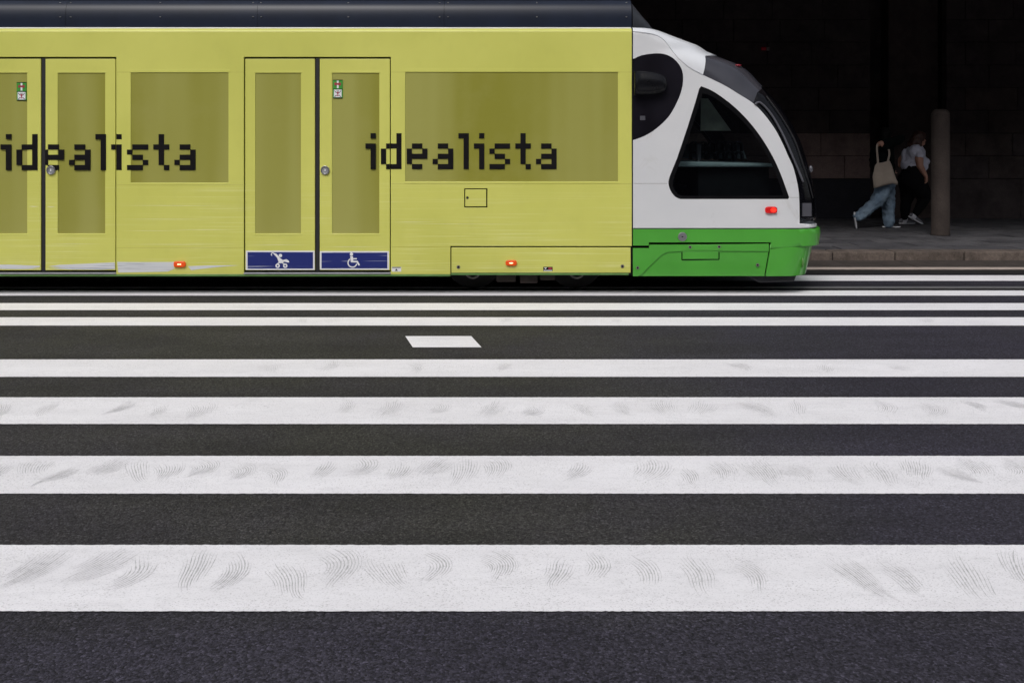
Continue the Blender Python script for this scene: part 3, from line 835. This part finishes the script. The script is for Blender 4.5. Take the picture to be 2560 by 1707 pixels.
curB = spline([(1583,80),(1605,82),(1640,89),(1663,105),(1690,140),(1722,168),(1757,187.5)], 4)
edgS = [(1757,187.5),(1761,172),(1763,156),(1762,142)]
a_ = IV(curA); b_ = IV(curB); sE = IV(edgS)
b_[0] = (0, b_[0][1]); sE[0] = a_[0]; b_[-1] = a_[0]
z559 = a_[-1][1]
zt = sE[-1][1]
silver = b_+sE[1:]+[(sE[-1][0]+.35, zt+.035), (9, zt+.045), (9, ZHI+.1), (-.05, ZHI+.1), (-.05, b_[0][1])]
seam0 = ns.inv(1882, 258); seam1 = ns.inv(1893, 232)
ia = min(range(len(a_)), key=lambda i: abs(a_[i][0]-seam0[0])+abs(a_[i][1]-seam0[1]))
seam = [a_[ia], seam1, (seam1[0]+.18, seam1[1]+.07), (9, seam1[1]+.10)]
visor = a_[:ia+1]+seam[1:]+[(9, zt+.045), (sE[-1][0]+.35, zt+.035)]+list(reversed(sE[1:]))
wind = a_[ia:]+[(9, z559)]+list(reversed(seam[1:]))
wc, wi, rw = IV(winC), IV(winI), IV(rnd_w)
rw[0] = (-.01, rw[0][1]); rw[-1] = (-.01, rw[-1][1]); rw = [(-.05, rw[0][1])]+rw+[(-.05, rw[-1][1])]
ov, out = regions(ns, ZLO, ZHI, [('glass', wi), ('frit', wc), ('round', rw), ('silver', silver), ('visor', visor), ('wind', wind)], .04, True)
shell = part('cab_shell', 'white_shell', lift(ns, ov, out['rest']), tram, .02)
shell.data.materials.append(MATS['frit_black']); shell.modifiers['thick'].material_offset_rim = 1; shell.modifiers['thick'].material_offset = 1
part('roof_shoulder', 'silver_paint', lift(ns, ov, out['silver'], .008), tram, .02)
part('visor', 'visor_dark', lift(ns, ov, out['visor'], .002), tram, .02)
part('windscreen', 'screen_glass', lift(ns, ov, out['wind'], -.004), tram)
for sd_ in (1, 2):
    fr = part('side_window', 'frit_black', lift(ns, ov, out['frit'], -.006, False, sd_), tram)
    part('pane', 'cab_glass', lift(ns, ov, out['glass'], -.008, False, sd_), fr)
    part('round_window', 'black_gloss', lift(ns, ov, out['round'], -.004, False, sd_), tram)
# thin panel seam on the cab side, wiper and lamp details on the windscreen edge
def strip(ns, pts, wd, off, name, m, parent, both=False):
    mb = MB(); q = [ns.inv(*p) for p in pts]
    P3 = [ns.pt(*u)+ns.normal(*u)*off for u in q]
    mb.tube(P3, wd, 6); return mb.build(name, m, parent, True)
strip(ns, [(1584, 459), (1620, 459), (1668, 459)], .0014, .0, 'shell_seam', 'steel_dull', shell)
strip(ns, [(1976, 494), (1990, 494), (1997, 494)], .0014, .0, 'shell_seam', 'steel_dull', shell)
strip(ns, spline([(1886,262),(1899,258),(1925,285),(1952,330),(1975,380),(1992,420),(2006,455)], 4), .012, .012, 'screen_trim', 'visor_grey', tram)
strip(ns, spline([(1915,242),(1950,290),(1985,350),(2006,410),(2022,460),(2031,496)], 4), .006, .006, 'wiper_arm', 'black_rubber', tram)
lq = [(2006, 508), (2028, 508), (2028, 541), (2006, 541)]
q = [ns.inv(*p) for p in lq]
MB().add([ns.pt(*u)+ns.normal(*u)*.004 for u in q]+[ns.pt(*u)-ns.normal(*u)*.02 for u in q], [(3,2,1,0),(0,1,5,4),(1,2,6,5),(2,3,7,6),(3,0,4,7)]).build('tail_lamp_cover', 'visor_grey', tram)
c_ = ns.inv(2022, 424); p = ns.pt(*c_)+ns.normal(*c_)*.02
MB().ball(p, (.02, .02, .035)).build('camera_pod', 'visor_grey', tram, True)
c_ = ns.inv(1841, 168); p = ns.pt(*c_)+ns.normal(*c_)*.012
MB().ball((p.x+.02, p.y+.06, p.z+.01), (.04, .035, .014)).build('top_lamp', 'dim_red', tram, True)
# red tail lamp on the cab side
x_, z_ = tx(1927), tz(525)
u_, zz_ = ns.inv(1927, 525); yl = ns.pt(u_, zz_).y
o = marker(1927*1, 525, 15, 8.6, 'red_lens', 'red_core', tram, yl-.002, off=5, cr=(7, 5.5))
# door mirror pod
mp = [(1583,178),(1616,178.5),(1642,183),(1658,193),(1665,210),(1659,226),(1642,236),(1604,241),(1583,239)]
ym = Y0
mb = MB(); ring_n = 20; secs = 8
for k in range(secs+1):
    t = k/secs; xx = 1584+82*math.sin(t*math.pi/2); hh = 30*max(.02, math.cos(t*math.pi/2))**.55
    cz = 209+1.5*t; yo = .105*max(.05, math.cos(t*math.pi/2))**.6
    for j in range(ring_n):
        a = 2*math.pi*j/ring_n
        mb.v.append((tx(xx), ym-.02-yo*.55*(1+math.cos(a))*.9, tz(cz)+hh/S*math.sin(a)))
for k in range(secs):
    for j in range(ring_n): mb.f.append((k*ring_n+j, k*ring_n+(j+1) % ring_n, (k+1)*ring_n+(j+1) % ring_n, (k+1)*ring_n+j))
mb.f.append(tuple(range(ring_n))); mb.f.append(tuple(reversed(range(secs*ring_n, (secs+1)*ring_n))))
mir = mb.build('door_mirror', 'mirror_black', tram, True)
MB().box(tx(1586), tx(1606), Y0-.03, Y0+.03, tz(216), tz(204)).build('mirror_arm', 'black_rubber', mir)
MB().box(tx(1600), tx(1613), Y0-.0015, Y0+.01, tz(301), tz(290)).build('sensor_plate', 'visor_grey', tram)

# ---- cab interior seen through the side window
cabx = lambda px, d: (px-CX)*d/F
MB().box(1.30, 1.36, Y0+.06, 2*YC-Y0-.06, .72, 2.5).build('cab_bulkhead', 'cab_dark', tram)
MB().box(1.37, 2.75, Y0+.10, 2*YC-Y0-.10, .72, .80).build('cab_floor', 'cab_dark', tram)
MB().prism([(1.60, 1.265), (2.66, 1.265), (2.64, 1.30), (1.64, 1.325)], Y0+.22, YC+.55).build('dashboard', 'dash_teal', tram, bevel=.015)
MB().box(1.9, 2.62, Y0+.30, YC+.5, .80, 1.26).build('console', 'black_gap', tram)
mb = MB()  # arches modelled to imitate an arcade reflected in the cab glass
for r_ in range(2):
    for k in range(6):
        x = 2.02+k*.10+r_*.03; mb.ring(x, 1.37+r_*.115, .030, .046, YC-.10+r_*.15, YC+.0+r_*.15, 0, 180, 10)
        mb.box(x-.046, x-.030, YC-.10+r_*.15, YC+r_*.15, 1.325+r_*.09, 1.37+r_*.115).box(x+.030, x+.046, YC-.10+r_*.15, YC+r_*.15, 1.325+r_*.09, 1.37+r_*.115)
MB().prism([(1.93, 1.335), (2.66, 1.335), (2.60, 1.50), (1.97, 1.50)], YC+.16, YC+.18).build('reflection_panel', 'dash_teal', tram)  # teal backing of the imitated reflection
mb.build('reflection_arches', 'cab_dark', tram)
MB().prism([(cabx(1752, 9.7), H+.50), (cabx(1752, 9.7), H+.165), (cabx(1828, 9.7), H+.165), (cabx(1770, 9.7), H+.50)][::1], 9.70, 9.72).build('sun_blind', 'blind_grey', tram)
mb = MB(); mb.box(1.55, 1.68, YC-.3, YC+.25, .95, 1.62).box(1.60, 2.0, YC-.3, YC+.25, .95, 1.05).build('driver_seat', 'seat_dark', tram, bevel=.05)
MB().tube([(1.98, YC-.5, .8), (1.98, YC-.5, 1.5)], .03).build('cab_post', 'visor_grey', tram, True)

# ---- green bumper and skirts
zt_, zb_ = tz(573), tz(692)
ZL = tz(626)
nb = Nose(SILB, tz(640), zt_+.002, .62, 5.0); nl = Nose(SILL, zb_-.01, tz(600), .60, 5.0)
IB = lambda pts: [nb.inv(*p) for p in pts]; IL = lambda pts: [nl.inv(*p) for p in pts]
up = IB([(1583,614),(1622,614),(1622,606),(1760,606),(1928,606),(1926,624)])
up[0] = (-.02, up[0][1]); zfr = tz(623.3)
up_poly = [(-.02, zt_+.05)]+[up[0]]+up[1:5]+[(up[5][0], zfr), (9, zfr), (9, zt_+.05)]
ov, out = regions(nb, tz(632), zt_, [('up', up_poly)], .04)
bp = part('bumper', 'green_paint', lift(nb, ov, out['up']), tram, .03)
lo = IL([(1583,620.5),(1623,620.5),(1623,612),(1760,611.5),(1922,609.5)])
seamx = IL([(1922,628),(1917,655),(1912,685)])
crease = IL([(1594,691),(1604,686),(1632,658),(1655,636),(1670,630),(1705,628),(1800,627.5),(1921,627)])
lo_top = [(-.02, lo[0][1])]+lo[1:]
cover = lo_top+[(seamx[0][0], seamx[0][1])]+list(reversed(crease[:-1]))+[(crease[0][0], zb_-.05), (-.02, zb_-.05)]
lower = crease[:-1]+[seamx[0], seamx[1], seamx[2], (seamx[2][0]-.003, zb_-.05), (crease[0][0], zb_-.05)]
g_ = .012
front = [(s_+g_, z) for s_, z in seamx]; front = [(front[0][0]+.0, tz(611))]+front+[(front[-1][0], zb_-.05), (9, zb_-.05), (9, tz(611))]
zbe = tz(690.5)
ov, out = regions(nl, zbe, tz(606), [('cover', cover), ('lower', lower), ('front', front)], .04)
for sd_ in (2, 1):
    cv = part('side_cover', 'green_paint', lift(nl, ov, out['cover'], .002, False, sd_), tram, .025)
    lw = part('lower_skirt', 'green_paint', lift(nl, ov, out['lower'], -.008, False, sd_), tram, .02)
part('front_skirt', 'green_paint', lift(nl, ov, out['front'], -.001), tram, .025)
nk = Nose([(560,2030),(624,2015),(680,2001),(720,1990)], zb_-.01, zt_+.03, .58, 5.0)
ov, out = regions(nk, tz(688), tz(571.5), [], .06)
part('bumper_core', 'black_gap', lift(nk, ov, out['rest'], -.03), tram)
ov, out = regions(ns, ZLO-.008, ZLO+.03, [], .05)
part('shell_lip', 'grey_sill', lift(ns, ov, out['rest'], -.006), tram)
# round cap, screws, flap, front recess
def on(ns_, px, py): u, z = ns_.inv(px, py); return ns_.pt(u, z)
p = on(nb, 1706, 592)
cp = MB().disc(tx(1706), tz(592), 11.3/S, p.y-.006, p.y+.004, 28).build('tow_cap', 'steel', bp, bevel=.002)
MB().disc(tx(1706), tz(592), 2.6/S, p.y-.0075, p.y, 10, 1.3/S).build('cap_slot', 'black_gap', bp)
for px, py in ((1594, 669.5), (1894, 662.5), (1725, 618), (1797.5, 617)):
    screw(px, py, 4.2, cv if py < 640 or px < 1600 else lw, on(nl, px, py).y-.001)
fl = MB()
for a, b, c, d_ in ((1705, 631, 1705, 650), (1705, 650, 1798, 648.5), (1798, 648.5, 1798, 631)): fl.bar(tx(a), tz(b), tx(c), tz(d_), .008, Y0+.004, Y0+.016)
fl.build('flap_gap', 'black_gap', lw)
MB().box(tx(1707), tx(1796), Y0+.001, Y0+.02, tz(648), tz(629)).build('flap', 'green_paint', lw, bevel=.003)
pbox('flap_bracket', 'green_paint', 1714, 612, 1807, 626, .004, -.01, cv, .004)
c_ = nl.inv(2007, 656); p = nl.pt(*c_)
MB().ball((p.x-.004, p.y+.01, p.z), (.012, .045, .052), 16).build('fog_lamp_recess', 'green_strip', tram, True)
# obstacle deflector under the nose
dq = [(1838,686),(1898,707),(1986,704),(1999,682)]
mb = MB(); yy0, yy1 = Y0+.14, 2*YC-Y0-.14
zq = [(x*yy0/Y0 if False else (px-CX)*yy0/F, H-(py-HY)*yy0/F) for (px, py), x in zip(dq, [0]*4)]
zq[0] = (zq[0][0], zq[0][1]+.05); zq[3] = (zq[3][0], zq[3][1]+.05)
mb.prism(zq, yy0, yy1).build('track_deflector', 'deflector', tram, bevel=.012)
# ---- underframe, bogie
mb = MB(); mb.box(tx(XE), tx(1840), Y0+.30, 2*YC-Y0-.30, .16, .45).build('underframe', 'under_dark', tram)
mb = MB(); mb.box(tx(1150), tx(1560), Y0+.20, Y0+.29, .17, .30).box(tx(1300), tx(1345), Y0+.15, Y0+.28, .10, .27).box(tx(1350), tx(1390), Y0+.16, Y0+.27, .13, .24).box(tx(1240), tx(1290), Y0+.17, Y0+.28, .11, .26)
mb.build('bogie_frame', 'under_brown', tram, bevel=.01)
for px in (1180, 1445):
    for yy in (9.72, 11.2):
        mb = MB(); x = tx(px)
        mb.disc(x, .305, .295, yy-.06, yy+.06, 36).build('wheel', 'under_dark', tram)
    MB().ring(x, .22, .065, .082, Y0+.18, Y0+.24).build('axle_cover', 'steel_dull', tram)
for px in (-500, -240):
    for yy in (9.72, 11.2): MB().disc(tx(px), .305, .295, yy-.06, yy+.06, 36).build('wheel', 'under_dark', tram)
MB().box(1.1, 2.2, YC-.5, YC+.5, .3, .7).build('cab_underframe', 'under_dark', tram)
MB().box(tx(1576), tx(1584), Y0+.06, 2*YC-Y0-.06, .3, 2.6).build('cab_joint', 'black_rubber', tram)

# ================================================================== PEOPLE
def remesh(o, vox, sm_=4):
    r_ = o.modifiers.new('remesh', 'REMESH'); r_.mode = 'VOXEL'; r_.voxel_size = vox; r_.use_smooth_shade = True
    if sm_:
        s_ = o.modifiers.new('smooth', 'SMOOTH'); s_.iterations = sm_; s_.factor = .5
    return o
def folds(o, strength, size):
    tx_ = bpy.data.textures.new('folds', 'CLOUDS'); tx_.noise_scale = size; tx_.noise_depth = 2
    d_ = o.modifiers.new('folds', 'DISPLACE'); d_.texture = tx_; d_.strength = strength; d_.mid_level = .5; d_.texture_coords = 'GLOBAL'
    return o
def limb(mb, pts, rs, n=14):
    P = [Vector(p) for p in pts]
    for p, r_ in zip(P, rs): mb.ball(p, r_, n)
    for a, b, ra, rb in zip(P, P[1:], rs, rs[1:]): mb.tube([a, b], [ra, rb], n)
def person_frame(d, ground_py):
    k = .1913/(F/d)                                        # metres per zoom unit
    def q(u, v, dy=0.0):
        px, py = 2100+u*.1913, 300+v*.1913; e = d+dy
        return ((px-CX)*e/F, e, H-(py-HY)*e/F)
    return q, k
def foot(q, heel, toe, dy, up, parent, mats, wd=.045):
    """sneaker along heel->toe in the side plane; up = unit vector to the ankle side"""
    a, b = Vector(q(*heel, dy)), Vector(q(*toe, dy))
    if heel[1] == toe[1]: a.z = b.z = PZ+.001
    t = (b-a).normalized(); L = (b-a).length; upv = Vector((up[0], 0, up[1])).normalized()
    upv = (upv-t*upv.dot(t)).normalized(); side = Vector((0, 1, 0))
    def sec(f, w_, h0, h1): return [a+t*L*f+side*w_+upv*h0, a+t*L*f-side*w_+upv*h0, a+t*L*f-side*w_*.8+upv*h1, a+t*L*f+side*w_*.8+upv*h1]
    def loft(secs):
        v = [p for s_ in secs for p in s_]; f = []
        for i in range(len(secs)-1):
            for k in range(4): f.append((4*i+k, 4*i+(k+1) % 4, 4*i+4+(k+1) % 4, 4*i+4+k))
        f += [(3, 2, 1, 0), tuple(4*(len(secs)-1)+k for k in range(4))]
        return MB().add(v, f)
    sole = loft([sec(0, wd*.6, .006, .030), sec(.12, wd*.85, 0, .030), sec(.5, wd*.8, .002, .024), sec(.75, wd, 0, .024), sec(.92, wd*.8, .004, .026), sec(1, wd*.4, .012, .026)])
    shoe = loft([sec(.02, wd*.5, .024, .085), sec(.14, wd*.75, .022, .105), sec(.34, wd*.72, .02, .10), sec(.55, wd*.75, .018, .072), sec(.8, wd*.85, .018, .058), sec(.97, wd*.4, .018, .036)])
    o = shoe.build('shoe', mats[0], parent, True); sb = o.modifiers.new('sub', 'SUBSURF'); sb.levels = 1; sb.render_levels = 2
    s_ = sole.build('sole', mats[1], o, True); sb = s_.modifiers.new('sub', 'SUBSURF'); sb.levels = 1; sb.render_levels = 1
    return o
def hand(mb, wrist, tip, curl, rs=.009):
    """palm and five bent fingers from wrist towards tip; curl = direction the fingers bend to"""
    w_, t_ = Vector(wrist), Vector(tip); ax = (t_-w_); L = ax.length; ax.normalize(); cv_ = Vector(curl).normalized(); cv_ = (cv_-ax*cv_.dot(ax)).normalized()
    sd_ = ax.cross(cv_)
    limb(mb, [w_, w_+ax*L*.25, w_+ax*L*.5], [.026, .03, .03], 10)
    limb(mb, [w_+ax*L*.3+sd_*.018, w_+ax*L*.5+sd_*.022], [.022, .02], 8); limb(mb, [w_+ax*L*.3-sd_*.018, w_+ax*L*.5-sd_*.022], [.022, .02], 8)
    for k, ln in enumerate((.42, .5, .47, .36)):
        b = w_+ax*L*.48+sd_*(.030-.02*k); m = b+ax*L*ln*.5+cv_*.012; e = m+ax*L*ln*.32+cv_*.035
        limb(mb, [b, m, e], [rs*1.1, rs, rs*.8], 8)
    b = w_+ax*L*.18+sd_*.03; limb(mb, [b, b+ax*L*.2+sd_*.025+cv_*.015, b+ax*L*.38+sd_*.028+cv_*.035], [rs*1.3, rs*1.1, rs*.9], 8)

# ---- walker with the tote bag
D_1 = F*(H-PZ)/(571-HY); q, k1 = person_frame(D_1, 571)
N_, Fr = -.11, .10                                             # near / far side offsets in depth
p1 = tag(empty('person', (q(600, 1000)[0], D_1, PZ)), 'person in black hoodie and wide blue jeans striding with a raised arm', 'person')
b1 = MB()
limb(b1, [q(600,300), q(605,330)], [.055, .06]); b1.ball(q(604,205), (.085, .075, .115)); b1.ball(q(672,232), (.018, .014, .022)); b1.ball(q(640,262), (.045, .05, .045))
limb(b1, [q(590,380), q(585,520), q(590,680), q(590,800)], [.13, .135, .125, .135])
limb(b1, [q(600,350,-.15), q(790,250,-.24)], [.05, .042]); limb(b1, [q(790,250,-.24), q(575,288,-.20)], [.042, .028])
hand(b1, q(575,288,-.20), q(470,330,-.19), (-.2, .9, -.5))
limb(b1, [q(600,360,.16), q(650,560,.2), q(690,640,.14)], [.05, .04, .03]); hand(b1, q(690,640,.14), q(720,720,.12), (.9, -.3, 0))
limb(b1, [q(575,860,N_*.8), q(470,1080,N_), q(235,1265,N_)], [.09, .06, .04]); limb(b1, [q(612,860,Fr*.8), q(640,1100,Fr), q(630,1350,Fr)], [.09, .06, .04])
remesh(b1.build('body', 'skin', p1), .011, 3)
h = MB(); h.ball(q(596,190), (.105, .10, .125)); h.ball(q(580,250), (.09, .10, .10)); remesh(h.build('hair', 'black_hair', p1), .014)
h = MB()
limb(h, [q(602,330), q(585,400), q(580,520), q(588,640), q(592,740)], [.085, .150, .155, .158, .165])
limb(h, [q(600,350,.10), q(600,350,-.14)], [.09, .09])
limb(h, [q(600,350,-.15), q(690,300,-.21), q(800,248,-.24)], [.085, .075, .066]); limb(h, [q(800,248,-.24), q(690,272,-.225), q(585,287,-.20)], [.066, .058, .045])
limb(h, [q(600,360,.16), q(655,560,.2), q(690,635,.14)], [.075, .06, .05]); h.ball(q(560,310), (.10, .12, .07))
h.ball(q(470,520,.02), (.11, .13, .24)); h.ball(q(660,660,.05), (.07, .1, .12))
folds(remesh(h.build('hoodie', 'hoodie', p1), .014), .04, .1)
j = MB()
limb(j, [q(590,760), q(592,850)], [.15, .155])
limb(j, [q(572,860,N_*.7), q(530,980,N_), q(462,1085,N_), q(350,1180,N_), q(245,1262,N_)], [.135, .122, .105, .098, .085])
limb(j, [q(610,860,Fr*.7), q(632,980,Fr), q(636,1100,Fr), q(628,1230,Fr), q(634,1335,Fr)], [.13, .118, .098, .10, .096])
folds(remesh(j.build('jeans', 'denim', p1), .012, 3), .06, .09)
foot(q, (172,1200), (205,1430), N_, (1, .25), p1, ('sneaker_black', 'sole_white'), .05)
foot(q, (545,1412), (795,1412), Fr, (0, 1), p1, ('sneaker_black', 'sole_white'), .05)
# tote bag, hanging from the shoulder on the near side
yb = -.30
tb_c = Vector(q(590,720,yb)); pts = [(480,566),(560,556),(648,532),(672,580),(705,680),(735,770),(758,812),(752,850),(725,850),(690,836),(640,846),(560,864),(500,885),(440,892),(436,820),(426,745),(440,670),(456,600)]
mb = MB(); n = len(pts)
cU, cV = sum(p[0] for p in pts)/n, sum(p[1] for p in pts)/n
layers = [(1.0, -.0), (.93, -.028), (.78, -.046), (.45, -.056)]
for sgn in (1, -1):
    base = len(mb.v)
    for sc, off in layers:
        for (u, v) in pts:
            tp = max(0, min(1, (v-530)/330)); X, Yy, Z = q(cU+(u-cU)*sc, cV+(v-cV)*sc, yb)
            mb.v.append((X, Yy+sgn*off*(.35+.65*tp), Z))
    X, Yy, Z = q(cU, cV, yb); mb.v.append((X, Yy+sgn*(-.058)*.75, Z)); c_ = len(mb.v)-1
    for l_ in range(len(layers)-1):
        for i in range(n):
            a, b, c, d_ = base+l_*n+i, base+l_*n+(i+1) % n, base+(l_+1)*n+(i+1) % n, base+(l_+1)*n+i
            mb.f.append((a, b, c, d_) if sgn < 0 else (d_, c, b, a))
    for i in range(n):
        a, b = base+(len(layers)-1)*n+i, base+(len(layers)-1)*n+(i+1) % n
        mb.f.append((a, b, c_) if sgn < 0 else (c_, b, a))
tote = mb.build('tote_bag', 'tote_canvas', None, True, loc=tuple(q(590,890,yb)))
tag(tote, 'cream canvas tote bag hanging from the shoulder of the walker in jeans', 'bag')
def strap(pth, name):
    mb = MB(); pp = [Vector(p) for p in pth]
    for i, p in enumerate(pp): mb.v += [tuple(p+Vector((-.0155, -.003, 0))), tuple(p+Vector((.0155, -.003, 0))), tuple(p+Vector((.0155, .003, 0))), tuple(p+Vector((-.0155, .003, 0)))]
    for i in range(len(pp)-1):
        for k in range(4): mb.f.append((4*i+k, 4*i+(k+1) % 4, 4*i+4+(k+1) % 4, 4*i+4+k))
    mb.f += [(0, 1, 2, 3)[::-1], tuple(4*(len(pp)-1)+k for k in range(4))]
    return mb.build(name, 'tote_canvas', tote)
strap(spline([q(497,575,yb), q(490,480,yb+.015), q(483,400,yb+.03), q(484,340,yb+.06), q(500,310,yb+.12)], 4), 'strap')
strap(spline([q(622,545,yb), q(638,492,yb+.0), q(645,440,yb+.04), q(635,380,yb+.09)], 4), 'strap')

# ---- walker in the white tee
D_2 = F*(H-PZ)/(562-HY); q, k2 = person_frame(D_2, 562)
p2 = tag(empty('person', (q(960, 1000)[0], D_2, PZ)), 'person with auburn bob in white tee and black leggings next to the stone column', 'person')
b2 = MB()
b2.ball(q(1045,250), (.082, .075, .115)); b2.ball(q(1112,272), (.020, .013, .020)); b2.ball(q(1075,305), (.05, .052, .045)); b2.ball(q(1104,310), (.012, .022, .010))
limb(b2, [q(1035,330), q(1010,390)], [.058, .07])
limb(b2, [q(990,450), q(985,560), q(965,680), q(960,800)], [.14, .15, .16, .18])
limb(b2, [q(1030,440,-.17), q(1035,520,-.20), q(1045,600,-.21)], [.072, .070, .058]); limb(b2, [q(1045,600,-.21), q(1090,680,-.21), q(1128,745,-.20)], [.058, .045, .030])
hand(b2, q(1128,745,-.20), q(1126,855,-.19), (-.9, .2, 0), .010)
limb(b2, [q(880,430,.16), q(800,520,.2), q(790,590,.16)], [.065, .055, .045]); limb(b2, [q(790,590,.16), q(850,520,.05)], [.045, .03]); hand(b2, q(850,520,.14), q(880,440,.13), (.5, -.6, 0), .009)
limb(b2, [q(900,860,.08), q(862,1080,.1), q(842,1300,.1)], [.115, .075, .045]); limb(b2, [q(1030,880,-.09), q(1105,1030,-.1), q(975,1250,-.1)], [.12, .08, .045])
remesh(b2.build('body', 'skin', p2), .011, 3)
h = MB(); h.ball(q(1028,225), (.112, .105, .118)); h.ball(q(975,290), (.10, .105, .095)); h.ball(q(935,325), (.07, .10, .055)); h.ball(q(1040,310,-.07), (.045, .035, .075)); h.ball(q(1085,200), (.035, .07, .05))
folds(remesh(h.build('hair', 'auburn_hair', p2), .010, 2), .03, .03)
t = MB()
limb(t, [q(1010,388), q(985,440), q(975,540), q(968,600)], [.10, .165, .178, .185])
limb(t, [q(985,420,-.1), q(985,420,.1)], [.13, .13]); limb(t, [q(860,430,.05), q(850,600,.03)], [.07, .075])
t.ball(q(1090,545,.02), (.10, .13, .085)); limb(t, [q(1060,600), q(900,605)], [.12, .13])
limb(t, [q(1015,420,-.13), q(1040,455,-.19)], [.09, .082])
folds(remesh(t.build('tee_shirt', 'tee', p2), .012, 3), .035, .07)
l_ = MB()
limb(l_, [q(955,650), q(960,720), q(955,800)], [.19, .215, .225]); l_.ball(q(880,780,-.02), (.17, .17, .16))
limb(l_, [q(905,850,.06), q(890,960,.1), q(862,1080,.1), q(850,1180,.1), q(842,1290,.1)], [.175, .135, .092, .085, .055])
limb(l_, [q(1020,850,-.07), q(1075,950,-.1), q(1105,1020,-.1), q(1060,1110,-.1), q(982,1235,-.1)], [.165, .145, .105, .088, .055])
remesh(l_.build('leggings', 'leggings', p2), .014, 3)
for a, b in ((q(848,1285,.1), q(840,1330,.1)), (q(985,1225,-.1), q(955,1275,-.1))):
    s_ = MB(); limb(s_, [a, b], [.05, .045]); s_.build('sock', 'sock_white', p2, True)
foot(q, (765,1368), (985,1368), .1, (0, 1), p2, ('sneaker_grey', 'sole_white'))
foot(q, (885,1268), (1082,1372), -.1, (.4, 1), p2, ('sneaker_grey', 'sole_white'))
